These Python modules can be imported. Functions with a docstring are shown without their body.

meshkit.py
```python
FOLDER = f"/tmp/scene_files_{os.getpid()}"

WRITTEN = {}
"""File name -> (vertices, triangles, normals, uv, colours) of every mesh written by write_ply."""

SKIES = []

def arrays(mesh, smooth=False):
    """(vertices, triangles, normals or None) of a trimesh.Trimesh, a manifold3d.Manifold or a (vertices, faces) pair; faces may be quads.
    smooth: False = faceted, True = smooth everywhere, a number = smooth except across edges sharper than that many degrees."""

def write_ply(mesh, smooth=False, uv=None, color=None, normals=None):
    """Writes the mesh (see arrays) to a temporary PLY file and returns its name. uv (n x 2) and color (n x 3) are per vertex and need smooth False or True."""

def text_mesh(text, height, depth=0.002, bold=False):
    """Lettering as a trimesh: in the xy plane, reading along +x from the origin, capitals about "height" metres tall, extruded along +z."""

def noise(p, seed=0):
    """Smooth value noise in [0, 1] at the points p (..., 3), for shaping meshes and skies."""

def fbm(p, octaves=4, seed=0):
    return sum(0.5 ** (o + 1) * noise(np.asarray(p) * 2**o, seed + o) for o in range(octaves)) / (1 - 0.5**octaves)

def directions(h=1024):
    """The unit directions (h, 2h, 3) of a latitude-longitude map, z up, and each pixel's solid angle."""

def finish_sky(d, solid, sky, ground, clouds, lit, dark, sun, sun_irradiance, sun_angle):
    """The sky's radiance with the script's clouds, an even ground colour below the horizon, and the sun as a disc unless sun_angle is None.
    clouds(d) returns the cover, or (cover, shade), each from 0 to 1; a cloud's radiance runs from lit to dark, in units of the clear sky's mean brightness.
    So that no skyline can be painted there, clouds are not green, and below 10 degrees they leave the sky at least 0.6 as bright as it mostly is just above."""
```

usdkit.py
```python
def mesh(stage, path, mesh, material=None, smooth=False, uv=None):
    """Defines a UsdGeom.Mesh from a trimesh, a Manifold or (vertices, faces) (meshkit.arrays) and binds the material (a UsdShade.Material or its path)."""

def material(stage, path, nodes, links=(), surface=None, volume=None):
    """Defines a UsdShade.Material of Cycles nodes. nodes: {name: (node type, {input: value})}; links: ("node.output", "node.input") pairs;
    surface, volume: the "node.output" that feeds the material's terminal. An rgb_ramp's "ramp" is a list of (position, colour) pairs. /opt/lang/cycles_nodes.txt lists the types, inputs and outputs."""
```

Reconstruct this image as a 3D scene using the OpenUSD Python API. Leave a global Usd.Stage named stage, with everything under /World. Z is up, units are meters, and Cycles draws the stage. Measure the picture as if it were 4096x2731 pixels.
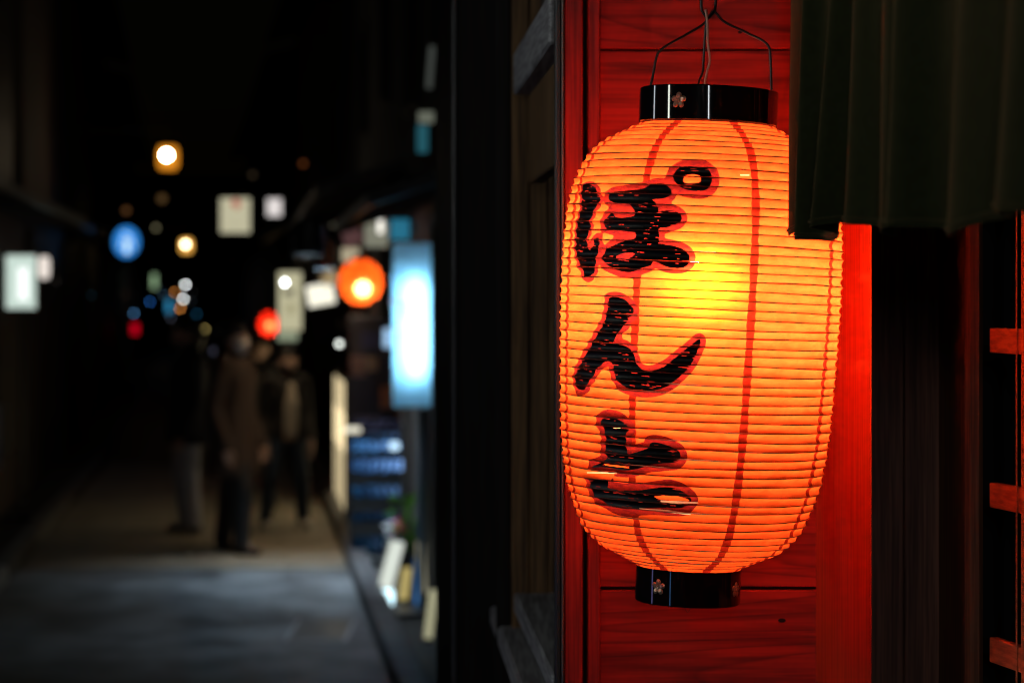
import math, random
import numpy as np, trimesh, shapely, manifold3d, mapbox_earcut
from scipy.interpolate import PchipInterpolator
from shapely.geometry import Polygon, box as sbox, LineString, MultiPolygon
from shapely.ops import unary_union
from pxr import Usd, UsdGeom, UsdLux, UsdShade, Gf, Sdf, Vt
import usdkit, meshkit

random.seed(7)
RNG = np.random.default_rng(7)
stage = Usd.Stage.CreateInMemory()
UsdGeom.SetStageUpAxis(stage, 'Z')
UsdGeom.Xform.Define(stage, '/World')
UsdGeom.Scope.Define(stage, '/World/Looks')

# ------------------------------------------------------------------ camera, sky
FP = 9671.0                      # focal length in photo pixels (85 mm on 36 mm, 4096 wide)
CX, HY, CZ = 2048.0, 1180.0, 1.85
cam = UsdGeom.Camera.Define(stage, '/World/camera')
cam.AddTranslateOp().Set((0, 0, CZ))
cam.AddRotateXOp().Set(90)
cam.CreateFocalLengthAttr(85.0)
cam.CreateHorizontalApertureAttr(36.0)
cam.CreateVerticalApertureAttr(24.0)
cam.CreateVerticalApertureOffsetAttr(-(2731 / 2 - HY) / 4096 * 36)
cam.CreateFStopAttr(4.8)
cam.CreateFocusDistanceAttr(3.0)
cam.CreateExposureAttr(0.0)
cam.CreateClippingRangeAttr((0.05, 1000))
dome = UsdLux.DomeLight.Define(stage, '/World/sky')
skym = usdkit.material(stage, '/World/Looks/night_sky', {
    's': ('sky_texture', {'sky_type': 'single_scattering', 'sun_disc': False, 'sun_elevation': 0.02, 'sun_rotation': 2.5}),
    'b': ('background_shader', {'strength': 0.0006})}, [('s.color', 'b.color')], surface='b.background')
UsdShade.MaterialBindingAPI.Apply(dome.GetPrim()).Bind(skym)
dome.GetPrim().SetCustomDataByKey('kind', 'structure')


def P(px, py, d):
    """the place d metres away that stands at this pixel of the photograph"""
    return np.array([(px - CX) / FP * d, d, CZ - (py - HY) / FP * d])


def WX(px, d): return (px - CX) / FP * d
def HZ(py, d): return CZ - (py - HY) / FP * d


# ------------------------------------------------------------------ prims
USED = {}


def numbered(parent, name):
    k = (parent, name)
    n = USED.get(k, 0)
    USED[k] = n + 1
    return name if n == 0 else f'{name}_{n:03d}'


LOC = {}


def thing(name, label, cat, loc=(0, 0, 0), group=None, kind=None):
    path = '/World/' + numbered('/World', name)
    x = UsdGeom.Xform.Define(stage, path)
    x.AddTranslateOp().Set(tuple(float(c) for c in loc))
    LOC[path] = np.array(loc, float)
    p = x.GetPrim()
    if label: p.SetCustomDataByKey('label', label)
    if cat: p.SetCustomDataByKey('category', cat)
    if group: p.SetCustomDataByKey('group', group)
    if kind: p.SetCustomDataByKey('kind', kind)
    return path


def part(parent, name, mesh, mat, smooth=False, label=None, normals=None, kind=None):
    """mesh in world coordinates, stored under its thing (or under a part of it)"""
    path = parent + '/' + numbered(parent, name)
    root = '/'.join(path.split('/')[:3])
    loc = LOC.get(root, np.zeros(3))
    v, f, n = meshkit.arrays(mesh, smooth)
    if normals is not None: n = normals
    m = UsdGeom.Mesh.Define(stage, path)
    m.CreatePointsAttr(Vt.Vec3fArray.FromNumpy((np.asarray(v) - loc).astype(np.float32)))
    m.CreateFaceVertexCountsAttr(Vt.IntArray.FromNumpy(np.full(len(f), 3, np.int32)))
    m.CreateFaceVertexIndicesAttr(Vt.IntArray.FromNumpy(np.asarray(f).astype(np.int32).ravel()))
    m.CreateSubdivisionSchemeAttr('none')
    if n is not None:
        m.CreateNormalsAttr(Vt.Vec3fArray.FromNumpy(np.asarray(n).astype(np.float32)))
        m.SetNormalsInterpolation('vertex')
    UsdShade.MaterialBindingAPI.Apply(m.GetPrim()).Bind(mat)
    if label: m.GetPrim().SetCustomDataByKey('label', label)
    if kind: m.GetPrim().SetCustomDataByKey('kind', kind)
    return path


def single(name, mesh, mat, label=None, cat=None, group=None, kind=None, smooth=False):
    path = part('/World', name, mesh, mat, smooth)
    p = stage.GetPrimAtPath(path)
    for k, v in (('label', label), ('category', cat), ('group', group), ('kind', kind)):
        if v: p.SetCustomDataByKey(k, v)
    return path


# ------------------------------------------------------------------ shapes
def cat(*ms): return trimesh.util.concatenate([m for m in ms if m is not None])


def bx(lo, hi, c=0.0):
    lo, hi = np.array(lo, float), np.array(hi, float)
    lo, hi = np.minimum(lo, hi), np.maximum(lo, hi)
    if c <= 0:
        return trimesh.creation.box(bounds=[lo, hi])
    c = min(c, 0.45 * (hi - lo).min())
    pts = []
    for k in np.ndindex(2, 2, 2):
        q = np.where(k, hi, lo)
        s = np.where(k, -c, c)
        for a in range(3):
            e = s.copy(); e[a] = 0
            pts.append(q + e)
    return trimesh.convex.convex_hull(np.array(pts))


class Frame:
    """a along the run, b outward, z up"""
    def __init__(self, o, a, flip=1):
        self.o = np.array([o[0], o[1], 0.0])
        a = np.array([a[0], a[1], 0.0]); self.a = a / np.linalg.norm(a)
        self.b = np.array([-self.a[1], self.a[0], 0]) * flip
        self.M = np.eye(4); self.M[:3, 0] = self.a; self.M[:3, 1] = self.b; self.M[:3, 3] = self.o

    def put(self, m):
        m = m.copy(); m.apply_transform(self.M)
        if np.linalg.det(self.M[:3, :3]) < 0: m.invert()
        return m

    def bx(self, lo, hi, c=0.0): return self.put(bx(lo, hi, c))
    def at(self, a, b, z): return self.o + self.a * a + self.b * b + np.array([0, 0, z])


def tube(pts, r, sides=8, closed=False):
    p = np.asarray(pts, float)
    n = len(p)
    r = np.broadcast_to(r, (n,))
    t = np.roll(p, -1, 0) - np.roll(p, 1, 0) if closed else np.gradient(p, axis=0)
    t /= np.linalg.norm(t, axis=1, keepdims=True) + 1e-12
    up = np.array([0, 0, 1.0]) if abs(t[:, 2]).mean() < 0.8 else np.array([0, 1.0, 0])
    a = np.cross(t, up); a /= np.linalg.norm(a, axis=1, keepdims=True) + 1e-12
    b = np.cross(t, a)
    g = np.arange(sides) * 2 * np.pi / sides
    v = p[:, None] + r[:, None, None] * (np.cos(g)[None, :, None] * a[:, None] + np.sin(g)[None, :, None] * b[:, None])
    f = []
    m = n if closed else n - 1
    for i in range(m):
        for j in range(sides):
            i2, j2 = (i + 1) % n, (j + 1) % sides
            f += [[i * sides + j, i2 * sides + j, i2 * sides + j2], [i * sides + j, i2 * sides + j2, i * sides + j2]]
    v = v.reshape(-1, 3)
    if not closed:
        v = np.vstack([v, p[:1], p[-1:]])
        for j in range(sides):
            j2 = (j + 1) % sides
            f += [[n * sides, j, j2], [n * sides + 1, (n - 1) * sides + j2, (n - 1) * sides + j]]
    m = trimesh.Trimesh(v, f, process=False)
    m.fix_normals()
    return m


def smooth_path(pts, k=6):
    p = np.asarray(pts, float)
    t = np.r_[0, np.cumsum(np.linalg.norm(np.diff(p, axis=0), axis=1))]
    return PchipInterpolator(t, p)(np.linspace(0, t[-1], k * len(p)))


def prism(poly, h, M=None):
    m = trimesh.creation.extrude_polygon(poly, h, engine='earcut')
    if M is not None: m.apply_transform(M)
    return m


def revolve(profile, center, sides=48, axis=None):
    m = trimesh.creation.revolve(np.array(profile, float), sections=sides)
    T = np.eye(4)
    if axis is not None: T[:3, :3] = trimesh.geometry.align_vectors([0, 0, 1], axis)[:3, :3]
    T[:3, 3] = center
    m.apply_transform(T)
    return m


def facing(px, py, d, w, h, t, c=0.004, yaw=0.0, roll=0.0):
    """a box w x h x t metres whose middle stands at the pixel, facing the camera side"""
    m = bx((-w / 2, -t / 2, -h / 2), (w / 2, t / 2, h / 2), c)
    m.apply_transform(trimesh.transformations.rotation_matrix(roll, [0, 1, 0]))
    m.apply_transform(trimesh.transformations.rotation_matrix(yaw, [0, 0, 1]))
    m.apply_translation(P(px, py, d))
    return m


# ------------------------------------------------------------------ materials
LOOK = '/World/Looks/'


def emit(name, color, strength):
    return usdkit.material(stage, LOOK + name, {'e': ('emission', {'color': color, 'strength': strength})}, surface='e.emission')


def emit_noise(name, c1, c2, strength, scale):
    return usdkit.material(stage, LOOK + name, {
        'g': ('texture_coordinate', {}), 'n': ('noise_texture', {'scale': scale, 'detail': 1.0}),
        'r': ('rgb_ramp', {'ramp': [(0.46, c1), (0.66, c2)]}),
        'e': ('emission', {'strength': strength})},
        [('g.object', 'n.vector'), ('n.fac', 'r.fac'), ('r.color', 'e.color')], surface='e.emission')


def plain(name, c1, c2=None, lohi=(.3, .7), rough=0.6, scale=6, spec=0.5, bump=0.0, metallic=0.0, coat=0.0, sheen=0.0, bscale=None, tint=(1, 1, 1)):
    c2 = c2 or tuple(0.7 * x for x in c1)
    nodes = {'g': ('geometry', {}), 'n': ('noise_texture', {'scale': scale, 'detail': 5.0, 'roughness': 0.6}),
             'r': ('rgb_ramp', {'ramp': [(lohi[0], c2), (lohi[1], c1)]}),
             'p': ('principled_bsdf', {'roughness': rough, 'specular_ior_level': spec, 'metallic': metallic, 'coat_weight': coat, 'sheen_weight': sheen, 'sheen_tint': tint})}
    links = [('g.position', 'n.vector'), ('n.fac', 'r.fac'), ('r.color', 'p.base_color')]
    if bump:
        nodes['n2'] = ('noise_texture', {'scale': bscale or scale * 8, 'detail': 4.0})
        nodes['b'] = ('bump', {'strength': 0.6, 'distance': bump})
        links += [('g.position', 'n2.vector'), ('n2.fac', 'b.height'), ('b.normal', 'p.normal')]
    return usdkit.material(stage, LOOK + name, nodes, links, surface='p.BSDF')


def wood(name, dark, light, along='x', rough=0.5, streak=(0, 0, 0), coat=0.0, seed=0.0, freq=1.0, spec=0.4, amount=0.8, grain=0):
    s = {'x': (1.1, 20, 16), 'y': (30, 1.6, 34), 'z': (34, 34, 1.3)}[along]
    s = tuple(q * freq for q in s)
    s2 = {'x': (3, 80, 60), 'y': (130, 6, 150), 'z': (190, 190, 5)}[along]
    nodes = {'g': ('geometry', {}),
             'm': ('mapping', {'scale': s, 'location': (seed, seed * 1.3, seed * .7)}),
             'm2': ('mapping', {'scale': s2, 'location': (seed, seed, seed)}),
             'n': ('noise_texture', {'scale': 1.0, 'detail': 4.0, 'roughness': 0.62, 'distortion': 1.1}),
             'n2': ('noise_texture', {'scale': 1.0, 'detail': 3.0, 'roughness': 0.6}),
             'r': ('rgb_ramp', {'ramp': [(0.34, dark), (0.62, light)]}),
             'k': ('rgb_ramp', {'ramp': [(0.30, streak), (0.40, (1, 1, 1)), (1.0, (1, 1, 1))]}),
             'x': ('mix_color', {'blend_type': 'multiply', 'fac': amount}),
             'k2': ('rgb_ramp', {'ramp': [(0.35, (.55, .5, .5)), (0.6, (1, 1, 1))]}),
             'x2': ('mix_color', {'blend_type': 'multiply', 'fac': 0.5}),
             'b': ('bump', {'strength': 0.35, 'distance': 0.0015}),
             'p': ('principled_bsdf', {'roughness': rough, 'coat_weight': coat, 'coat_roughness': 0.25, 'specular_ior_level': spec})}
    links = [('g.position', 'm.vector'), ('g.position', 'm2.vector'), ('m.vector', 'n.vector'), ('m2.vector', 'n2.vector'),
             ('n2.fac', 'r.fac'), ('n.fac', 'k.fac'), ('r.color', 'x.a'), ('k.color', 'x.b'),
             ('n2.fac', 'k2.fac'), ('x.result', 'x2.a'), ('k2.color', 'x2.b'),
             ('x2.result', 'p.base_color'), ('n2.fac', 'b.height'), ('b.normal', 'p.normal')]
    if grain:                                   # growth rings cut lengthwise: level lines of a stretched noise
        nodes['mw'] = ('mapping', {'scale': (.85, 3, 7.5), 'location': (seed * 3.7, seed * 1.1, seed * 5.3)})
        nodes['w'] = ('noise_texture', {'scale': 1.0, 'detail': 1.6, 'roughness': .45, 'distortion': .5})
        nodes['mm'] = ('math', {'math_type': 'multiply', 'value2': grain})
        nodes['fr'] = ('math', {'math_type': 'fraction'})
        nodes['kw'] = ('rgb_ramp', {'ramp': [(0.0, (.92, .92, .92)), (.55, (1, 1, 1)), (.80, (.70, .66, .66)), (.93, (.36, .30, .30)), (1, (.85, .85, .85))]})
        nodes['x3'] = ('mix_color', {'blend_type': 'multiply', 'fac': 0.8})
        links = [l for l in links if l[1] != 'p.base_color'] + [('g.position', 'mw.vector'), ('mw.vector', 'w.vector'), ('w.fac', 'mm.value1'), ('mm.value', 'fr.value1'), ('fr.value', 'kw.fac'), ('x2.result', 'x3.a'), ('kw.color', 'x3.b'), ('x3.result', 'p.base_color')]
    return usdkit.material(stage, LOOK + name, nodes, links, surface='p.BSDF')


def lit_paper(name, trans, refl, fwd, fwd_amount, rough=0.62, vary=None, scale=40, back=0.10):
    """paper lit from behind: light goes through spread evenly, with a part that keeps its way; vary: a second colour where it is thicker"""
    vary = vary or tuple(.84 * x for x in trans)
    nodes = {'g': ('geometry', {}), 'mp': ('mapping', {'scale': (1, 1, 2.2)}), 'n': ('noise_texture', {'scale': scale, 'detail': 5.0, 'roughness': .65, 'distortion': .6}),
             'r': ('rgb_ramp', {'ramp': [(0.34, vary), (0.60, trans)]}),
             't': ('translucent_bsdf', {}), 'd': ('diffuse_bsdf', {'color': refl}),
             'f': ('refraction_bsdf', {'color': fwd, 'roughness': rough, 'IOR': 1.22, 'distribution': 'ggx'}),
             'm1': ('mix_closure', {'fac': fwd_amount}), 'm2': ('mix_closure', {'fac': back})}
    links = [('g.position', 'mp.vector'), ('mp.vector', 'n.vector'), ('n.fac', 'r.fac'), ('r.color', 't.color'),
             ('t.BSDF', 'm1.closure1'), ('f.BSDF', 'm1.closure2'), ('m1.closure', 'm2.closure1'), ('d.BSDF', 'm2.closure2')]
    return usdkit.material(stage, LOOK + name, nodes, links, surface='m2.closure')


M = {}
M['red_plank'] = [wood(f'red_stained_plank_{k}', (.30, .012, .004), (.52, .026, .008), 'x', 0.55, (.30, .22, .22), seed=3.1 * k + 1, freq=(1.0, .8, 1.25)[k], grain=(13, 17, 10)[k]) for k in range(3)]
M['red_upright'] = wood('red_stained_upright', (.24, .010, .004), (.46, .022, .008), 'z', 0.5, (.22, .2, .2), seed=4.4, freq=.8)
M['red_board'] = wood('red_lacquered_board', (.44, .034, .007), (.56, .05, .010), 'z', 0.42, (.75, .7, .7), seed=9.4, spec=.5, amount=.6)
M['dark_board'] = wood('dark_brown_board', (.17, .07, .048), (.32, .13, .085), 'z', 0.6, (.5, .45, .45), seed=2.2)
M['frame_wood'] = wood('door_frame_wood', (.14, .06, .03), (.26, .11, .05), 'z', 0.6, (.5, .45, .45), seed=6.2)
M['door_board'] = wood('door_board', (.17, .10, .05), (.30, .18, .09), 'z', 0.65, (.5, .5, .5), seed=8.2)
M['lattice'] = wood('lattice_wood', (.42, .12, .05), (.60, .18, .07), 'y', 0.5, (.7, .7, .7), seed=5.2)
M['black_backing'] = plain('black_backing', (.008, .006, .005), rough=.8)
M['dark_strip'] = plain('dark_edge_strip', (.02, .02, .02), rough=.45)
M['grey_strip'] = plain('grey_edge_strip', (.16, .15, .13), rough=.4, metallic=.3)
M['noren'] = plain('green_curtain_cloth', (.020, .028, .010), (.012, .018, .006), rough=.95, scale=90, bump=.0006, bscale=900, sheen=.45, spec=.05, tint=(1, .62, .3))
M['lacquer'] = plain('black_lacquer', (.006, .005, .006), rough=.06, spec=.5)
M['wire'] = plain('black_wire', (.012, .011, .011), rough=.3)
M['cord'] = plain('tan_cord', (.80, .50, .38), rough=.6)
M['emblem'] = plain('dull_gilt', (.50, .36, .24), (.30, .2, .14), rough=.35, scale=500, metallic=.5)
M['rib'] = plain('bamboo_rib', (.16, .03, .012), rough=.6)
M['paper'] = lit_paper('vermilion_paper', (.95, .116, .025), (.45, .05, .01), (.95, .21, .004), .09, rough=.78, scale=42, vary=(.76, .078, .015))
M['seam'] = lit_paper('doubled_paper', (.30, .015, .006), (.40, .03, .01), (.4, .02, .004), .10, vary=(.20, .008, .004), scale=90)
M['halo'] = lit_paper('stained_paper', (.24, .013, .009), (.25, .02, .015), (.3, .02, .006), .08, vary=(.10, .006, .011), scale=110)
M['tape'] = lit_paper('bare_white_paper', (.95, .62, .45), (.7, .7, .7), (.9, .6, .4), .15)
M['ink'] = plain('black_ink', (.006, .004, .004), rough=.45, spec=.25)
M['bulb'] = emit('lantern_bulb', (1.0, .66, .36), 330.0)
M['weathered'] = wood('weathered_board', (.085, .043, .017), (.21, .115, .045), 'z', 0.75, (.35, .33, .3), seed=7.7)
M['grey_wood'] = wood('grey_weathered_beam', (.19, .19, .20), (.36, .36, .37), 'y', 0.6, (.5, .5, .5), seed=1.7)
M['pillar'] = wood('black_stained_pillar', (.008, .007, .006), (.016, .013, .012), 'z', 0.55, (.5, .5, .5), seed=1.1, spec=.12)
M['pipe'] = plain('painted_pipe', (.10, .10, .11), rough=.25)
M['asphalt'] = plain('worn_asphalt', (.12, .125, .13), (.028, .03, .034), lohi=(.40, .58), rough=.46, scale=2.6, bump=.004, bscale=160)
M['stone'] = plain('paving_stone', (.22, .185, .135), (.14, .12, .09), rough=.6, scale=2.5, bump=.003, bscale=60)
M['stone2'] = plain('paving_stone_pale', (.27, .23, .17), (.17, .145, .11), rough=.6, scale=3.5, bump=.003, bscale=60)
M['kerb'] = plain('dark_kerbstone', (.055, .05, .05), rough=.6, scale=9, bump=.003)
M['kerb_pale'] = plain('pale_kerbstone', (.5, .5, .46), rough=.6, scale=9, bump=.003)
M['soil'] = plain('side_ground', (.05, .045, .04), rough=.85, scale=3)
M['plaster'] = plain('grey_plaster', (.13, .10, .08), (.09, .07, .055), rough=.85, scale=1.2, bump=.003)
M['plaster_blue'] = plain('pale_plaster', (.13, .14, .155), (.08, .09, .10), rough=.85, scale=1.0, bump=.003)
M['dark_timber'] = wood('dark_timber', (.025, .02, .016), (.055, .042, .034), 'z', 0.6, (.5, .5, .5), seed=5.5)
M['tile'] = plain('roof_tile', (.05, .05, .055), rough=.5, scale=5)
M['glass'] = plain('dark_window_glass', (.01, .011, .012), rough=.08)
M['black_metal'] = plain('black_metal', (.02, .02, .02), rough=.4)
M['casing'] = plain('grey_sign_casing', (.12, .12, .12), rough=.4)
M['white_casing'] = plain('white_sign_casing', (.6, .6, .58), rough=.4)


# ------------------------------------------------------------------ ground


def kerb_x(d, side):
    """street edges: straight to 27 m, then the lane bends a little left"""
    s = np.minimum(d, 27.0); e = np.maximum(d - 27.0, 0)
    if side > 0: return -0.58 - 0.109 * (s - 11.5) - 0.137 * e
    return -3.23 - 0.109 * (s - 15.4) - 0.137 * e


def strip(x0, x1, ds, z, thick=None):
    n = len(ds)
    v = np.vstack([np.c_[x0, ds, np.full(n, z)], np.c_[x1, ds, np.full(n, z)]])
    f = []
    for i in range(n - 1):
        f += [[i, n + i, n + i + 1], [i, n + i + 1, i + 1]]
    m = trimesh.Trimesh(v, f, process=False)
    if m.face_normals[:, 2].mean() < 0: m.invert()
    return m


ground = trimesh.Trimesh([[-400, -120, -.012], [400, -120, -.012], [400, 500, -.012], [-400, 500, -.012]], [[0, 1, 2], [0, 2, 3]], process=False)
single('ground', ground, M['soil'], kind='structure')
dr = np.linspace(-8, 16.35, 30)
single('road', strip(kerb_x(dr, -1), kerb_x(dr, 1), dr, 0.0), M['asphalt'], kind='structure')
dp = np.linspace(16.42, 110, 60)
single('pavement', strip(kerb_x(dp, -1), kerb_x(dp, 1), dp, -0.006), M['kerb'], kind='structure')
# paving stones that can still be told apart
row = 0
pav = '/World/pavement'
dd = 16.43
while dd < 24.0:
    dep = 0.30
    xl, xr = kerb_x(dd + dep / 2, -1), kerb_x(dd + dep / 2, 1)
    x = xl - (0.3 if row % 2 else 0)
    while x < xr:
        w = 0.6
        a, b = max(x, xl) + .005, min(x + w, xr) - .005
        if b - a > .06:
            part(pav, 'paving_stone', bx((a, dd + .005, -.005), (b, dd + dep - .005, .002 + RNG.uniform(0, .003)), .003), random.choice((M['stone'], M['stone2'])))
        x += w
    dd += dep; row += 1
dq = np.linspace(24.02, 110, 50)
part(pav, 'far_paving', strip(kerb_x(dq, -1) + .01, kerb_x(dq, 1) - .01, dq, 0.001), M['stone'])
for side in (1, -1):
    ks = thing('kerb', None, None, (0, 0, 0), kind='structure')
    d = 4.0
    while d < 40:
        d2 = d + 0.9
        x0, x1 = kerb_x(d, side), kerb_x(d2, side)
        fr = Frame((x0, d), (x1 - x0, d2 - d), flip=-side)
        L = math.hypot(x1 - x0, d2 - d)
        pale = side < 0 and 15.0 < d + .45 < 15.9
        part(ks, 'kerbstone', fr.bx((.004, 0.004, -.01), (L - .004, .14, .10), .012), M['kerb_pale'] if pale else M['kerb'])
        d = d2
# access cover in the road and its frame
cov = thing('drain_cover', 'dark square access cover set in the road near the right kerb', 'drain cover', P(1290, 2520, 13.3) * [1, 1, 0])
q = P(1285, 2520, 13.35)
part(cov, 'cover_frame', bx((q[0] - .17, q[1] - .42, .001), (q[0] + .17, q[1] + .42, .005), .002), plain('cover_iron', (.36, .35, .36), rough=.35))
part(cov, 'cover_plate', bx((q[0] - .15, q[1] - .40, .0045), (q[0] + .15, q[1] + .40, .008), .002), plain('worn_cover_plate', (.10, .10, .11), (.03, .03, .03), rough=.3, scale=9))


# ------------------------------------------------------------------ red plank wall behind the lantern
DW = 3.4
wall = thing('plank_wall', 'red stained plank wall right behind the big lit lantern', 'wall', (.25, DW, 0))
g0, pitch = HZ(2353, DW), (HZ(200, DW) - HZ(2353, DW)) / 4
k = -3
z = g0 - 3 * pitch
for i in range(-7, 7):
    z0, z1 = g0 + i * pitch, g0 + (i + 1) * pitch
    gap0 = .0022 if i == 0 else .0012
    gap1 = .0022 if i == -1 else .0012
    part(wall, 'plank', bx((WX(2399, DW), DW, z0 + gap0 / 1), (.50, DW + .02, z1 - gap1), .0012), M['red_plank'][i % 3])
for px_, py_, rx_, rz_ in ((2427, 716, 8, 7), (3128, 2480, 16, 9), (2960, 130, 9, 6)):
    kn = trimesh.creation.icosphere(2, 1.0); kn.vertices *= np.array([rx_, 0, rz_]) * DW / FP + [0, .0006, 0]
    kn.apply_translation(P(px_, py_, DW))
    part(wall, 'knot', kn, M['black_backing'])
part(wall, 'backing_board', bx((.066, DW + .021, 0), (.80, DW + .03, 2.85)), M['black_backing'])
part(wall, 'upright_board', bx((WX(2257, DW - .04), DW - .045, 0), (WX(2331, DW - .04), DW + .015, 2.85), .002), M['red_upright'])
part(wall, 'upright_board', bx((WX(2349, DW - .03), DW - .035, 0), (WX(2398, DW - .03) + .001, DW + .015, 2.85), .002), M['red_upright'])
part(wall, 'edge_strip', bx((WX(2222, DW - .06), DW - .05, 0), (WX(2246, DW - .06), DW + .05, 2.75), .002), M['dark_strip'])
part(wall, 'edge_trim', bx((WX(2247, DW - .06), DW - .055, 0), (WX(2255, DW - .06), DW + .05, 2.9), .0008), M['grey_strip'])

wing = thing('wing_board', 'upright red lacquered board standing out from the wall right of the lantern', 'board', (.45, 3.25, 0))
poly = Polygon([(WX(3270, 3.4) - .002, 3.40), (WX(3474, 3.112), 3.112), (WX(3478, 3.108), 3.106), (WX(3486, 3.102), 3.102), (WX(3487, 3.106), 3.107), (.4805, 3.40)])
part(wing, 'board', prism(poly, 2.75), M['red_board'])

# ------------------------------------------------------------------ dark panel and lattice door to the right
panel = thing('board_wall', 'dark brown board wall between the red wing board and the door', 'wall', (.57, DW, 0))
part(panel, 'panel_board', bx((.478, DW - .004, 0), (WX(3613, DW), DW + .015, 2.75), .0015), M['dark_board'])
part(panel, 'panel_board', bx((WX(3616, DW), DW - .004, 0), (WX(3842, DW), DW + .015, 2.75), .0015), M['dark_board'])
fp = thing('door_post', 'upright brown door post at the left end of the lattice door', 'post', (.64, 3.37, 0))
part(fp, 'post', bx((WX(3857, 3.205), 3.195, 0), (WX(3935, 3.195), 3.57, 2.75), .006), M['frame_wood'])

door = thing('lattice_door', 'sliding lattice door of brown boards with red lit wooden rungs', 'door', (.72, 3.4, 0))
xs = [WX(3932, 3.58), WX(4003, 3.58), WX(4096, 3.58), WX(4190, 3.58), WX(4290, 3.58)]
for a, b in zip(xs[:-1], xs[1:]):
    part(door, 'door_board', bx((a + .001, 3.58, .05), (b - .001, 3.60, 2.7), .001), M['door_board'])
lo = np.array([WX(3957, 3.13), 3.13])
hi = np.array([WX(4330, 2.87), 2.87])
lf = Frame(lo, hi - lo, flip=1)
lf = lf if lf.b[0] < 0 else Frame(lo, hi - lo, flip=-1)
LL = np.linalg.norm(hi - lo)
zt = HZ(1311, 3.13)
for i in range(-6, 4):
    z1 = zt + i * .1998
    part(door, 'rung', lf.bx((0, -.012, z1 - .0323), (LL, .0, z1), .0012), M['lattice'])
aa = np.linspace(0, LL, 2000)
ap = np.array([(CX + FP * q[0] / q[1]) for q in (lo + lf.a[:2] * a for a in aa)])
for px_, wa, wb in ((4071, .0016, .0022), (4104, .006, .004), (4170, .0016, .0022), (4210, .006, .004)):
    a = np.interp(px_, ap, aa)
    part(door, 'upright_bar', lf.bx((a - wa, .0004, .1), (a + wa, wb, 2.65), .0003), M['lattice'])


# ------------------------------------------------------------------ the noren curtain
nor = thing('shop_curtain', 'dark green split cloth curtain hanging in front of the lantern', 'curtain', (.38, 2.35, 1.92))
N0, N1 = np.array([.330, 2.80]), np.array([.452, 1.80])
nd = (N1 - N0) / np.linalg.norm(N1 - N0)
nn = np.array([-abs(nd[1]), -abs(nd[0])])      # outward, street side
nn = nn / np.linalg.norm(nn)


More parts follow.
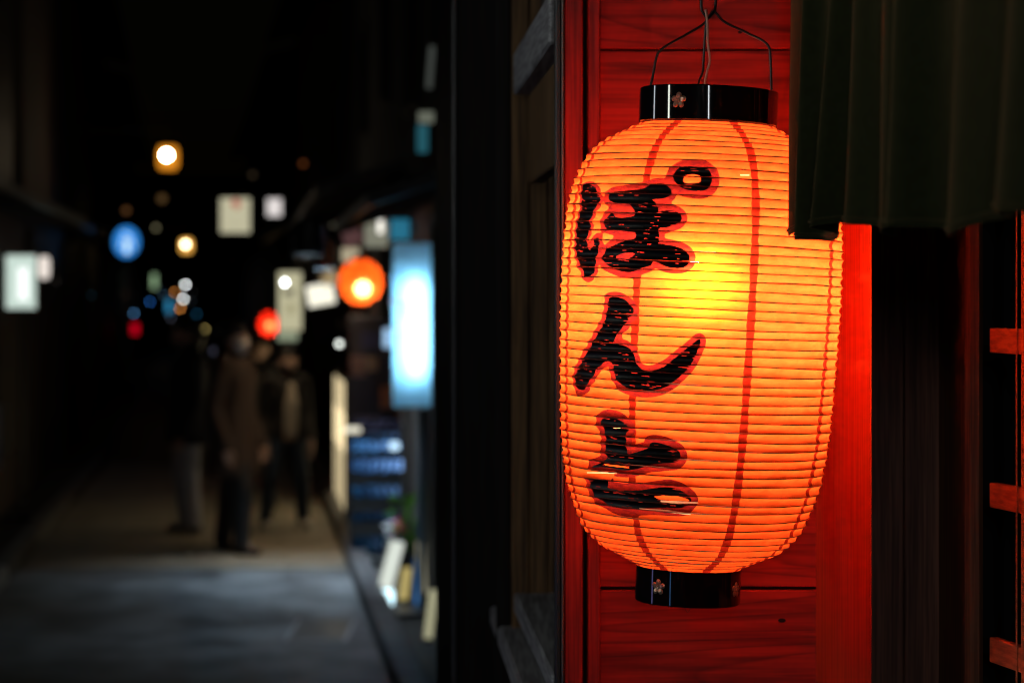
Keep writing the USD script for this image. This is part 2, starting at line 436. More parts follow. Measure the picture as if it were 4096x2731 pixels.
def cloth(s0, s1, folds, off, zhem, phase):
    ns, nz = 110, 46
    s = np.linspace(s0, s1, ns)
    zz = np.linspace(zhem, 2.62, nz)
    S, Z = np.meshgrid(s, zz)
    drop = np.clip((2.55 - Z) / .65, 0, 1)
    w = np.full(S.shape, off)
    for c, wd, amp, ln in folds:
        cc = c + ln * (1 - drop)
        w = w + amp * (0.25 + .75 * drop) * np.exp(-((S - cc) / (wd * (1.4 - .6 * drop))) ** 2)
    w = w + .0035 * (meshkit.fbm(np.stack([S * 9, Z * 2.2, np.full(S.shape, phase)], -1), 3) - .5) * 2 * drop
    hemw = .0055 * np.sin(S * 19 + phase) + .002 * np.sin(S * 47 + phase)
    Zs = Z + (hemw + .004 * np.sin(S * 21 + phase)) * (drop > .93)
    xy = N0[None, None] + nd * S[..., None] + nn * w[..., None]
    out = np.concatenate([xy, Zs[..., None]], -1)
    nrm = np.array([nn[0], nn[1], 0])
    th = .0016
    v = np.vstack([out.reshape(-1, 3), out.reshape(-1, 3) - nrm * th])
    f = []
    K = ns * nz
    idx = np.arange(K).reshape(nz, ns)
    a, b, c_, d_ = idx[:-1, :-1].ravel(), idx[:-1, 1:].ravel(), idx[1:, 1:].ravel(), idx[1:, :-1].ravel()
    f = np.vstack([np.c_[a, b, c_], np.c_[a, c_, d_], np.c_[a + K, c_ + K, b + K], np.c_[a + K, d_ + K, c_ + K]])
    def edge(e):
        p, q = e[:-1], e[1:]
        return np.vstack([np.c_[p, p + K, q + K], np.c_[p, q + K, q]])
    f = np.vstack([f, edge(idx[0]), edge(idx[-1]), edge(idx[:, 0]), edge(idx[:, -1])])
    m = trimesh.Trimesh(v, f, process=False)
    hem_tube = tube(np.c_[out[0, :, 0], out[0, :, 1], out[0, :, 2] + .006] + nrm * .0005, .0017, 6)
    return m, hem_tube


# (s0, s1, folds (centre, width, amplitude, lean), offset, hem height, phase)
CURT = [(0.0, .13, [(.0, .035, .010, .0), (.095, .03, .016, .02)], 0.0, 1.915, .3),
        (.112, .52, [(.118, .014, .030, .02), (.235, .020, .040, .10), (.35, .035, .032, .0), (.50, .05, .036, -.07)], .004, 1.918, 1.9),
        (.50, 1.0, [(.56, .035, .050, -.05), (.70, .06, .034, .03), (.86, .06, .044, .05)], .002, 1.911, 4.0)]
for a in CURT:
    m, hem = cloth(*a)
    pth = part(nor, 'curtain_panel', m, M['noren'], smooth=True)
    part(pth, 'hem', hem, M['noren'], smooth=True)
part(nor, 'curtain_rod', tube([(N0[0] - nd[0] * .12, N0[1] - nd[1] * .12, 2.63), (N1[0] + nd[0] * .1, N1[1] + nd[1] * .1, 2.63)], .014, 12), M['dark_board'])

# ------------------------------------------------------------------ the big lantern
DL = 3.1
MPX = DL / FP
AX = np.array([.043, 0, 1.0]); AX /= np.linalg.norm(AX)
LO = P(2793, 1375, DL)
EX = np.cross(AX, [0, -1.0, 0]); EX /= np.linalg.norm(EX)
if EX[0] < 0: EX = -EX
EY = np.array([0, -1.0, 0])                    # towards the viewer
prof = [(504, 273), (554, 373), (595, 437), (653, 487), (775, 537), (904, 556), (1063, 563), (1221, 563), (1379, 558), (1532, 552), (1654, 546),
        (1761, 538), (1856, 525), (1945, 507), (2032, 477), (2114, 440), (2153, 405), (2193, 357), (2223, 295), (2254, 230), (2266, 208)]
ph = np.array([-(y - 1375) * MPX for y, r in prof]); pr = np.array([r * MPX for y, r in prof])
ps = np.r_[0, np.cumsum(np.hypot(np.diff(ph), np.diff(pr)))]
SH, SR = PchipInterpolator(ps, ph), PchipInterpolator(ps, pr)
STOT = ps[-1]
sg = np.linspace(0, STOT, 4000)
NRIB = 57
jit = RNG.uniform(-.0009, .0009, NRIB + 1); jit[[0, -1]] = 0
RIBS = np.linspace(0, STOT, NRIB + 1) + jit
AMP = .0030


def lantern_at(u, s, frac_lo=None, frac_hi=None):
    """unrolled paper (u = angle * .18 m, s along the profile) -> point"""
    th = np.asarray(u) / .18
    s = np.asarray(s, float)
    k = np.clip(np.searchsorted(RIBS, s, 'right') - 1, 0, NRIB - 1)
    fr = np.clip((s - RIBS[k]) / (RIBS[k + 1] - RIBS[k]), 0, 1)
    if frac_lo is not None: fr = np.clip(fr, frac_lo, frac_hi)
    h, r = SH(s), SR(s)
    dh, d_r = SH(s, 1), SR(s, 1)
    ln = np.hypot(dh, d_r) + 1e-9
    nh, nr = d_r / ln, -dh / ln                  # outward (s runs downward)
    sc = np.clip(r / .17, .35, 1)
    off = -AMP * sc * np.sin(np.pi * fr) ** .85
    off = off + .0005 * np.sin(th * 9 + k * 2.1) * np.sin(np.pi * fr)
    wob = .0006 * np.sin(2 * th + k * .9) + .0004 * np.sin(5 * th + k * 2.3)
    wob = wob * np.clip(np.minimum(s, STOT - s) / .03, 0, 1)
    hh, rr = h + nh * off + wob, r + nr * off
    return LO + hh[..., None] * AX + (rr * np.sin(th))[..., None] * EX + (rr * np.cos(th))[..., None] * EY


def to_sheet(px, py):
    """pixels of the photograph -> (u, s) on the lantern's front"""
    px, py = np.asarray(px, float), np.asarray(py, float)
    D = np.stack([(px - CX) / FP, np.ones_like(px), -(py - HY) / FP], -1)
    O = np.array([0, 0, CZ])
    hg, rg = SH(sg), SR(sg)
    lo_, hi_ = np.full(px.shape, DL - .21), np.full(px.shape, DL)

    def val(t):
        q = O + D * t[..., None] - LO
        h = q @ AX
        return np.hypot(q @ EX, q @ EY) - np.interp(-h, -hg, rg), q, h
    for _ in range(40):
        mid = (lo_ + hi_) / 2
        f, q, h = val(mid)
        hi_ = np.where(f < 0, mid, hi_); lo_ = np.where(f < 0, lo_, mid)
    f, q, h = val(hi_)
    return np.stack([np.arctan2(q @ EX, q @ EY) * .18, np.interp(-h, -hg, sg)], -1)


def sheet_poly(pts, z=None, n=3):
    """closed outline in zoomed pixels (origin, scale) -> rounded polygon on the sheet"""
    p = np.asarray(pts, float)
    if z: p = np.array(z[:2]) + p / z[2]
    q = np.vstack([p, p[:1]])
    dens = []
    for i in range(len(p)):                       # Catmull-Rom rounding
        p0, p1, p2, p3 = p[i - 1], p[i], p[(i + 1) % len(p)], p[(i + 2) % len(p)]
        for t in np.linspace(0, 1, n, endpoint=False):
            dens.append(.5 * (2 * p1 + (p2 - p0) * t + (2 * p0 - 5 * p1 + 4 * p2 - p3) * t * t + (3 * p1 - p0 - 3 * p2 + p3) * t ** 3))
    dens = np.array(dens)
    return Polygon(to_sheet(dens[:, 0], dens[:, 1])).buffer(0)


Z1, Z2, Z7 = (2200, 400, 1.96), (2200, 1100, 1.5675), (2250, 1600, 2.8517)
po_left = sheet_poly([(240, 690), (270, 670), (312, 674), (345, 702), (366, 740), (378, 790), (352, 828), (330, 855), (330, 880), (310, 920), (300, 950), (303, 1000), (278, 1060), (274, 1110), (298, 1180), (330, 1150), (345, 1092), (376, 1087), (375, 1130), (365, 1180), (350, 1230), (345, 1290), (332, 1350), (290, 1383), (262, 1368), (245, 1320), (215, 1280), (200, 1220), (192, 1150), (190, 1070), (200, 1010), (207, 960), (222, 900), (232, 850), (242, 800), (240, 750)], Z1)
po_right = sheet_poly([(450, 757), (480, 730), (560, 718), (640, 707), (720, 695), (790, 667), (850, 658), (910, 672), (945, 705), (938, 742), (880, 763), (790, 776), (820, 802), (838, 845), (845, 882), (880, 868), (930, 864), (990, 875), (1025, 910), (1020, 945), (980, 975), (900, 998), (848, 1005), (846, 1060), (852, 1122), (920, 1140), (1000, 1160), (1060, 1190), (1090, 1230), (1082, 1275), (1040, 1305), (980, 1310), (900, 1295), (850, 1270), (805, 1258), (780, 1288), (720, 1310), (650, 1335), (580, 1340), (510, 1320), (440, 1290), (405, 1250), (412, 1208), (450, 1165), (520, 1130), (600, 1105), (658, 1095), (664, 1042), (600, 1030), (520, 1020), (440, 1000), (415, 970), (430, 925), (468, 890), (488, 888), (500, 913), (560, 920), (645, 905), (665, 878), (640, 840), (612, 808), (540, 800), (490, 795), (455, 778)], Z1)
po_hole = sheet_poly([(510, 1225), (560, 1202), (640, 1198), (660, 1215), (620, 1250), (560, 1262), (520, 1250)], Z1)
po_ring = sheet_poly([(970, 580), (1000, 545), (1060, 523), (1130, 518), (1200, 530), (1245, 555), (1265, 600), (1262, 650), (1230, 690), (1180, 705), (1110, 700), (1040, 685), (990, 650), (968, 615)], Z1)
po_ring_hole = sheet_poly([(1035, 625), (1060, 592), (1110, 574), (1170, 590), (1190, 620), (1172, 648), (1100, 658), (1050, 652)], Z1)
nn_ink = sheet_poly([(365, 145), (410, 140), (455, 155), (490, 185), (515, 220), (510, 250), (482, 268), (470, 300), (440, 330), (420, 360), (397, 395), (390, 430), (420, 432), (470, 445), (505, 475), (520, 510), (532, 550), (562, 590), (610, 605), (670, 595), (740, 560), (800, 510), (860, 460), (910, 418), (937, 400), (940, 425), (920, 480), (880, 560), (820, 630), (750, 685), (680, 715), (600, 727), (520, 720), (450, 695), (415, 660), (400, 620), (393, 575), (370, 543), (330, 547), (300, 572), (275, 602), (258, 640), (235, 665), (220, 700), (195, 722), (165, 715), (155, 690), (147, 640), (165, 590), (190, 550), (207, 510), (235, 470), (257, 430), (285, 380), (310, 340), (335, 300), (350, 250), (356, 200), (360, 165)], Z2)
to_top = sheet_poly([(420, 245), (455, 205), (520, 190), (590, 200), (660, 240), (720, 285), (746, 320), (738, 350), (710, 378), (706, 440), (708, 510), (720, 560), (742, 622), (830, 600), (930, 570), (985, 545), (1000, 500), (1060, 492), (1150, 510), (1250, 545), (1310, 580), (1338, 630), (1330, 670), (1280, 705), (1180, 715), (1060, 725), (960, 738), (880, 765), (750, 792), (640, 790), (560, 775), (450, 762), (330, 765), (400, 735), (490, 680), (500, 640), (478, 590), (484, 480), (475, 380), (462, 310), (440, 285)], Z7)
to_low = sheet_poly([(290, 895), (370, 900), (500, 905), (505, 960), (500, 1000), (560, 1020), (700, 1040), (850, 1042), (1000, 1025), (1150, 1005), (1260, 1010), (1380, 1060), (1450, 1120), (1460, 1165), (1420, 1210), (1350, 1240), (1200, 1240), (1030, 1235), (880, 1240), (720, 1250), (560, 1215), (450, 1160), (370, 1110), (310, 1000), (300, 940)], Z7)
torn_a = sheet_poly([(1035, 1100), (1140, 1085), (1260, 1080), (1340, 1105), (1430, 1140), (1460, 1170), (1300, 1162), (1120, 1150), (1060, 1130)], Z7, 1)
torn_b = sheet_poly([(445, 722), (600, 735), (750, 755), (752, 780), (600, 768), (470, 752)], Z7, 1)
strips_white = [sheet_poly([(255, 817), (612, 811), (614, 832), (256, 832)], Z7, 1),
                sheet_poly([(1115, 1150), (1300, 1160), (1545, 1178), (1552, 1192), (1300, 1186), (1115, 1165)], Z7, 1),
                sheet_poly([(870, 1240), (1200, 1262), (1462, 1295), (1458, 1306), (1200, 1280), (880, 1252)], Z7, 1),
                sheet_poly([(565, 316), (650, 318), (652, 326), (580, 325)], Z7, 1),
                sheet_poly([(1494, 583), (1568, 580), (1568, 592), (1496, 592)], Z1, 1)]
chars = [unary_union([po_left, po_right.difference(po_hole), po_ring.difference(po_ring_hole)]), nn_ink, unary_union([to_top, to_low])]
chars[2] = chars[2].difference(torn_a).difference(torn_b)
HB = 25 * MPX
halos = [unary_union([po_left.buffer(HB * .8), po_right.buffer(HB * .95), po_ring.buffer(HB * 1.3)]), nn_ink.buffer(HB * .9), unary_union([to_top.buffer(HB * 1.15), to_low.buffer(HB * 1.25)])]
halos[0] = halos[0].difference(po_ring_hole.buffer(-.0012)).buffer(.003).buffer(-.006).buffer(.003)
halos[1] = halos[1].buffer(.003).buffer(-.003)
tear_gap = sheet_poly([(230, 790), (600, 805), (545, 905), (240, 880)], Z7, 1)
halos[2] = halos[2].difference(tear_gap).difference(torn_b).difference(torn_a)
# the brush missed thin dashes along the ribs
dash = []
for c in chars:
    u0, s0, u1, s1 = c.bounds
    for k in range(NRIB + 1):
        if s0 < RIBS[k] < s1:
            for off in (-.0052, -.0034, -.0012, .0014, .0032, .0048):
                for _ in range(int(RNG.integers(2, 6)) if abs(off) < .004 else int(RNG.integers(0, 3))):
                    u = RNG.uniform(u0, u1); w = RNG.uniform(.0015, .011); hgt = RNG.uniform(.0004, .0012)
                    sl = .02 * w
                    dash.append(Polygon([(u, RIBS[k] + off), (u + w, RIBS[k] + off + sl), (u + w, RIBS[k] + off + sl + hgt), (u, RIBS[k] + off + hgt)]))
dash = unary_union(dash)
inks = [c.buffer(.0005).difference(dash) for c in chars]
white = unary_union(strips_white)
inks = [c.difference(white) for c in inks]
TW = .18 * math.pi
seams = []
for kk in range(8):
    c0 = math.radians(-30.5 + 45 * kk + (1.5 if kk % 2 else 0))
    if c0 > math.pi: c0 -= 2 * math.pi
    sv = np.linspace(0, STOT, 60)
    cen = (c0 + math.radians(2.2) * (0.5 - sv / STOT)) * .18
    hw_ = .5 * .0100 * .18 / np.maximum(SR(sv), .06)
    hw_ = hw_ * (1 + .12 * np.sin(sv * 90 + kk))
    seams.append(Polygon(np.r_[np.c_[cen - hw_, sv], np.c_[cen + hw_, sv][::-1]]).buffer(0))
allhalo = unary_union(halos)
SUB = 6
groups = {'paper': [], **{f'seam{k}': [] for k in range(8)}, **{f'halo{k}': [] for k in range(3)}, **{f'ink{k}': [] for k in range(3)}, 'tape': []}
allink = unary_union(inks)
halo_c = [h.difference(allink).difference(white) for h in halos]
taken = unary_union([allhalo, white])
seam_c = [s.difference(taken).difference(allink) for s in seams]
front = unary_union([taken, allink, unary_union(seams)])
shapes = {**{f'seam{k}': seam_c[k] for k in range(8)}, **{f'halo{k}': halo_c[k] for k in range(3)}, **{f'ink{k}': inks[k] for k in range(3)}, 'tape': white}
sheet = sbox(-TW, 0, TW, STOT)
paper_shape = sheet.difference(front)
shapes['paper'] = paper_shape


def polys(g):
    if g.is_empty: return []
    if g.geom_type == 'Polygon': return [g]
    return [q for q in getattr(g, 'geoms', []) if q.geom_type == 'Polygon' and q.area > 1e-9]


NCOL = 150
COLS = np.linspace(-TW, TW, NCOL + 1)


def add_polys(name, g, j):
    for q in polys(g):
        rings = [np.asarray(q.exterior.coords)[:-1]] + [np.asarray(r.coords)[:-1] for r in q.interiors]
        vv = np.vstack(rings)
        ee = np.cumsum([len(r) for r in rings]).astype(np.uint32)
        tri = mapbox_earcut.triangulate_float64(vv, ee).reshape(-1, 3)
        if len(tri): groups[name].append((vv, tri, j))


for k in range(NRIB):
    for j in range(SUB):
        sa = RIBS[k] + (RIBS[k + 1] - RIBS[k]) * j / SUB
        sb = RIBS[k] + (RIBS[k + 1] - RIBS[k]) * (j + 1) / SUB
        cuts, busy = {}, np.zeros(NCOL, bool)
        for name, g in shapes.items():
            bb = g.bounds
            if bb[1] > sb or bb[3] < sa: continue
            cut = shapely.clip_by_rect(g, -TW - 1, sa, TW + 1, sb)
            if cut.is_empty: continue
            cuts[name] = cut
            if name != 'paper':
                for q in polys(cut):
                    x0, _, x1, _ = q.bounds
                    busy |= (COLS[:-1] <= x1 + 1e-6) & (COLS[1:] >= x0 - 1e-6)
        for c in range(NCOL):
            if not busy[c]:
                groups['paper'].append((np.array([[COLS[c], sa], [COLS[c + 1], sa], [COLS[c + 1], sb], [COLS[c], sb]]), np.array([[0, 1, 2], [0, 2, 3]]), j))
        for name, cut in cuts.items():
            for q in polys(cut):
                x0, _, x1, _ = q.bounds
                if name == 'paper':
                    sel = np.nonzero(busy & (COLS[:-1] < x1) & (COLS[1:] > x0))[0]
                else:
                    sel = np.nonzero((COLS[:-1] < x1) & (COLS[1:] > x0))[0]
                for c in sel:
                    add_polys(name, shapely.clip_by_rect(q, COLS[c], sa, COLS[c + 1], sb), j)


def build_group(name):
    cnt = np.array([len(g[0]) for g in groups[name]])
    vv = np.vstack([g[0] for g in groups[name]])
    offs = np.r_[0, np.cumsum(cnt)[:-1]]
    tri = np.vstack([g[1] + o for g, o in zip(groups[name], offs)]).astype(int)
    mid = np.repeat(np.array([g[0][:, 1].mean() for g in groups[name]]), cnt)
    u, s = vv[:, 0], vv[:, 1]
    e = 2e-4
    k = np.clip(np.searchsorted(RIBS, mid) - 1, 0, NRIB - 1)
    pos = lantern_at(u, np.clip(s, RIBS[k] + 1e-7, RIBS[k + 1] - 1e-7))
    sc = np.clip(s, RIBS[k] + 2.5 * e, RIBS[k + 1] - 2.5 * e)
    nr = np.cross(lantern_at(u + e, sc) - lantern_at(u - e, sc), lantern_at(u, sc + e) - lantern_at(u, sc - e))
    nr /= np.linalg.norm(nr, axis=1, keepdims=True) + 1e-12
    rad = pos - LO; rad -= (rad @ AX)[:, None] * AX
    prm = SH(sc, 1), SR(sc, 1)
    out = rad / (np.linalg.norm(rad, axis=1, keepdims=True) + 1e-9) * (-prm[0])[:, None] + prm[1][:, None] * AX
    nr *= np.where((nr * out).sum(1) < 0, -1, 1)[:, None]
    t = pos[tri]
    fn = np.cross(t[:, 1] - t[:, 0], t[:, 2] - t[:, 0])
    flip = (fn * nr[tri].mean(1)).sum(1) < 0
    tri[flip] = tri[flip][:, ::-1]
    return (pos, tri), nr


lan = thing('paper_lantern', 'big lit orange paper lantern with black brushed hiragana', 'lantern', LO + AX * (-.36))
mesh_, nrm_ = build_group('paper')
shade = part(lan, 'paper_shade', mesh_, M['paper'], normals=nrm_)
for k in range(8):
    mesh_, nrm_ = build_group(f'seam{k}'); part(shade, 'seam', mesh_, M['seam'], normals=nrm_, kind='stuff')
for k, what in enumerate(('black hiragana po with its small ring', 'black hiragana n', 'torn black hiragana to')):
    mesh_, nrm_ = build_group(f'ink{k}'); part(shade, 'character', mesh_, M['ink'], normals=nrm_, label=what)
    mesh_, nrm_ = build_group(f'halo{k}'); part(shade, 'character_outline', mesh_, M['halo'], normals=nrm_)
mesh_, nrm_ = build_group('tape'); part(shade, 'torn_paper', mesh_, M['tape'], normals=nrm_)
for k in range(1, NRIB):
    th = np.linspace(-math.pi, math.pi, 97)[:-1]
    pts = lantern_at(th * .18, np.full(96, RIBS[k] + 1e-6))
    rad = pts - LO; rad -= (rad @ AX)[:, None] * AX; rad /= np.linalg.norm(rad, axis=1, keepdims=True)
    part(lan, 'rib', tube(pts - rad * .0002,   .00062, 5, closed=True), M['rib'], smooth=True)
# bulb with its socket
bc = LO + AX * (-(1135 - 1375) * MPX)
bm = trimesh.creation.icosphere(1, .030); bm.apply_translation(bc)
part(lan, 'bulb', bm, M['bulb'], smooth=True)
part(lan, 'bulb_socket', revolve([(0, .028), (.017, .028), (.018, .075), (.012, .085), (.0, .085)], bc, 20, AX), M['white_casing'], smooth=40)


def ring_cap(r, h0, h1, t=.004):
    c = .0012
    pf = [(r - t, h0), (r - c, h0), (r, h0 + c), (r, h1 - c), (r - c, h1), (r - t, h1), (r - t, h0)]
    return revolve(pf, LO, 128, AX)


tc0, tc1 = -(500 - 1375) * MPX, -(362 - 1375) * MPX
bc0, bc1 = -(2405 - 1375) * MPX, -(2263 - 1375) * MPX
RT, RB = 277 * MPX, 210.5 * MPX
cap_t = part(lan, 'top_cap', cat(ring_cap(RT, tc0, tc1), revolve([(0, tc0 + .012), (.03, tc0 + .012), (.03, tc0 + .015), (0, tc0 + .015)], LO, 32, AX), tube([LO + AX * (tc0 + .0135) - EX * (RT - .003), LO + AX * (tc0 + .0135) + EX * (RT - .003)], .0025, 6)), M['lacquer'], smooth=35)
cap_b = part(lan, 'bottom_cap', cat(ring_cap(RB, bc0, bc1), revolve([(0, bc0 + .012), (RB - .004, bc0 + .012), (RB - .004, bc0 + .015), (0, bc0 + .015)], LO, 64, AX)), M['lacquer'], smooth=35)


def flower(px, py, R, size, parent):
    """five-petalled gilt flower bent round the cap"""
    h = -(py - 1375) * MPX
    cpx = 2793 - .043 * (py - 1375) + (px - (2793 - .043 * (py - 1375)))
    th0 = math.asin(max(-1, min(1, (px - (2793 + .043 * (1375 - py))) * MPX / R)))
    n = 60
    ang = np.linspace(0, 2 * np.pi, n, endpoint=False)
    rr = size * (.66 + .42 * np.abs(np.cos(2.5 * ang)) ** .8)
    V = [[0, 0, .0016]]
    for fr, z in ((.18, .0022), (.3, .0012), (.7, .0020), (1, .0004)):
        for a, q in zip(ang, rr):
            groove = .0009 * (1 - abs(math.cos(2.5 * a)) ** .6) if fr > .2 else 0
            V.append([q * fr * math.cos(a + .3), q * fr * math.sin(a + .3), z - groove])
    F = [[0, 1 + i, 1 + (i + 1) % n] for i in range(n)]
    for k in range(3):
        for i in range(n):
            a, b = 1 + k * n + i, 1 + k * n + (i + 1) % n
            F += [[a, a + n, b + n], [a, b + n, b]]
    V = np.array(V)
    th = th0 + V[:, 0] / R
    rad = R + V[:, 2]
    W = LO + (h + V[:, 1])[:, None] * AX + (rad * np.sin(th))[:, None] * EX + (rad * np.cos(th))[:, None] * EY
    part(parent, 'flower_stud', trimesh.Trimesh(W, F, process=False), M['emblem'], smooth=30)


flower(2698, 426, RT, 30 * MPX, cap_t)
flower(2623, 2333, RB, 29 * MPX, cap_b)
flower(2933, 2337, RB, 29 * MPX, cap_b)


def lp(px, py, dy=0): return P(px, py, DL + dy)


handle = [lp(3083, 440, -.002), lp(3086, 380, -.002), lp(3084, 300), lp(3081, 220), lp(3078, 196), lp(3066, 176), lp(2990, 134), lp(2886, 80), lp(2874, 66), lp(2861, 50), lp(2851, 48, .001), lp(2843, 60, .003), lp(2821, 90, .004), lp(2740, 142, .003), lp(2645, 199), lp(2632, 213), lp(2625, 232), lp(2612, 300), lp(2602, 350), lp(2598, 420)]
part(lan, 'hanger_wire', tube(smooth_path(handle, 4), .0016, 8), M['wire'], smooth=True)
part(lan, 'power_cord', tube(smooth_path([lp(2826, 70, -.004), lp(2824, 100, -.005), lp(2818, 170, -.004), lp(2815, 230, -.003), lp(2812, 285, 0), lp(2797, 322, .01), lp(2786, 380, .03)], 5), .0015, 8), M['wire'], smooth=True)
part(lan, 'tie_cord', tube(smooth_path([lp(2822, 40, -.006), lp(2829, 90, -.007), lp(2831, 170, -.006), lp(2839, 243, -.004), lp(2829, 285, 0), lp(2820, 330, .01), lp(2822, 390, .03)], 5), .0015, 8), M['cord'], smooth=True)
part(lan, 'bottom_loop', tube(smooth_path([lp(2741, 2418, -.045), lp(2743, 2434, -.045), lp(2752, 2447, -.045), lp(2761, 2434, -.045), lp(2764, 2420, -.045)], 5), .0006, 6), M['rib'])
hook = thing('wire_hook', 'black wire hook that the orange lantern hangs from', 'hook', lp(2834, -300))
part(hook, 'wire', tube(smooth_path([lp(2804, -420, .0), lp(2804, 0), lp(2806, 40, -.001), lp(2818, 62, -.002), lp(2830, 76, -.004), lp(2845, 62, -.003), lp(2861, 36, .004), lp(2863, 0, .004), lp(2863, -420, .004)], 5), .0018, 8), M['wire'], smooth=True)
part(hook, 'bracket', bx(lp(2790, -435, -.01), lp(2880, -418, .32), .003), M['black_metal'])

# ------------------------------------------------------------------ niche and black pillar to the left of the red wall
niche = thing('side_window', 'dim weathered wooden niche with a grey sill left of the red wall', 'window', (.0, 4.4, 0))
DB = 4.42
for a, b in ((2046, 2118), (2120, 2196), (2198, 2290)):
    part(niche, 'back_board', bx((WX(a, DB), DB + RNG.uniform(0, .004), .9), (WX(b, DB), DB + .03, 2.75), .003), M['weathered'])
nf = Frame((WX(2225, 3.38), 3.38), (-.0567, .9984), flip=1)
part(niche, 'corner_post', bx((WX(1985, 4.46), 4.44, 0), (WX(2045, 4.46), 4.475, 3.4), .004), M['pillar'])
part(niche, 'window_sill', nf.bx((.09, -.25, HZ(2370, 4.41) - .035), (1.03, 0, HZ(2370, 4.41)), .004), M['grey_wood'])
part(niche, 'lower_ledge', nf.bx((.09, -.02, 1.205), (1.36, .028, 1.243), .006), M['grey_wood'])
part(niche, 'apron_board', nf.bx((.09, -.20, 0), (1.38, -.012, 1.205), .004), M['dark_timber'])
part(niche, 'apron_board', nf.bx((.09, -.20, 1.2435), (1.00, -.015, HZ(2370, 4.41) - .036), .003), M['dark_timber'])
part(niche, 'head_beam', nf.bx((.09, -.06, 2.21), (.98, .004, 2.285), .004), M['grey_wood'])
part(niche, 'head_board', nf.bx((.09, -.05, 2.05), (.96, -.022, 2.209), .003), M['weathered'])
part(niche, 'upper_board', nf.bx((.09, -.12, 2.2855), (1.3, -.05, 3.4), .003), M['dark_timber'])
pil = thing('black_pillar', 'tall black pillar between the lantern wall and the blue sign', 'pillar', (WX(1900, 5.3), 5.4, 0))
pp = Polygon([(WX(1817, 5.2), 5.2), (WX(1998, 5.2), 5.2), (WX(1998, 5.2) + .25, 5.3), (WX(1998, 5.2) + .25, 5.75), (WX(1746, 5.68), 5.68), (WX(1813, 5.22), 5.215)])
part(pil, 'shaft', prism(pp, 4.6), M['pillar'])
part(pil, 'conduit', tube([(WX(1816, 5.19), 5.19, 0), (WX(1816, 5.19), 5.19, 2), (WX(1816, 5.19), 5.19, 4.5)], .0042, 10), M['pipe'], smooth=True)
part(pil, 'base_stone', bx((WX(1790, 5.2), 5.16, 0), (WX(2010, 5.2), 5.8, .18), .015), M['kerb'])
hw0 = thing('timber_house', 'dark timber house body behind the black pillar', 'house', (.8, 5.5, 0))
part(hw0, 'wall', bx((WX(1998, 4.48), 4.48, 0), (3.0, 5.19, 4.6), .01), M['dark_timber'])
part(hw0, 'wall', bx((.24, 5.2, 0), (3.0, 6.4, 4.6), .01), M['dark_timber'])


# ------------------------------------------------------------------ houses along the lane
def face_x(d, side): return kerb_x(d, side) + (.40 if side > 0 else -.50)


def bars(root, fr, a0, a1, z0, z1, b, step, mat, t=.025):
    a = a0
    while a < a1:
        part(root, 'lattice_bar', fr.bx((a, b, z0), (a + t, b + .025, z1), .003), mat)
        a += step


def house(label, d0, d1, side, mats, eave=2.62, top=5.6, reach=.55, nwin=2, lattice=None, set_back=0.12):
    x0, x1 = face_x(d0, side), face_x(d1, side)
    fr = Frame((x0, d0), (x1 - x0, d1 - d0), flip=1)
    if fr.b[0] * side > 0: fr = Frame((x0, d0), (x1 - x0, d1 - d0), flip=-1)
    L = math.hypot(x1 - x0, d1 - d0)
    h = thing('townhouse', label, 'house', (x0, d0, 0))
    lo_m, up_m, roof_m = mats
    part(h, 'wall', fr.bx((.02, -2.5, 0), (L - .02, 0, eave), .01), lo_m)
    part(h, 'upper_wall', fr.bx((.02, -2.5, eave + .002), (L - .02, -set_back, top), .01), up_m)
    for i in range(3):                                   # posts that stand proud of the wall
        a = .06 + (L - .24) * i / 2
        part(h, 'post', fr.bx((a, .002, 0), (a + .12, .05, eave - .16), .006), M['dark_timber'])
    ev = fr.put(trimesh.convex.convex_hull(np.array([[a, b, z] for a in (0, L) for b, z in ((-.2, eave + .22), (-.2, eave + .15), (reach, eave - .06), (reach, eave))])))
    e = part(h, 'eave', ev, roof_m)
    for i in range(int(L / .45)):
        a = .2 + i * .45
        part(h, 'rafter', fr.put(trimesh.convex.convex_hull(np.array([[a + q, b, z] for q in (0, .06) for b, z in ((.002, eave + .07), (.002, eave + .0), (reach - .04, eave - .12), (reach - .04, eave - .06))]))), M['dark_timber'])
    part(h, 'roof', fr.put(trimesh.convex.convex_hull(np.array([[a, b, z] for a in (-.05, L + .05) for b, z in ((-2.7, top + .9), (-2.7, top + .8), (.35, top), (.35, top + .1))]))), roof_m)
    for i in range(nwin):
        a = L * (i + .5) / nwin
        w = min(1.1, L / nwin * .6) / 2
        z0, z1 = eave + .75, min(top - .5, eave + 1.9)
        wn = part(h, 'window', cat(fr.bx((a - w, -set_back - .02, z0), (a + w, -set_back + .04, z0 + .06), .005), fr.bx((a - w, -set_back - .02, z1 - .06), (a + w, -set_back + .04, z1), .005),
                                   fr.bx((a - w, -set_back - .02, z0 + .061), (a - w + .05, -set_back + .04, z1 - .061), .005), fr.bx((a + w - .05, -set_back - .02, z0 + .061), (a + w, -set_back + .04, z1 - .061), .005)), M['dark_timber'])
        part(wn, 'pane', fr.bx((a - w + .051, -set_back - .005, z0 + .061), (a + w - .051, -set_back + .006, z1 - .061)), M['glass'])
    if lattice:
        bars(h, fr, lattice[0], lattice[1], .5, 2.1, .004, .09, M['dark_timber'])
    return h, fr, L


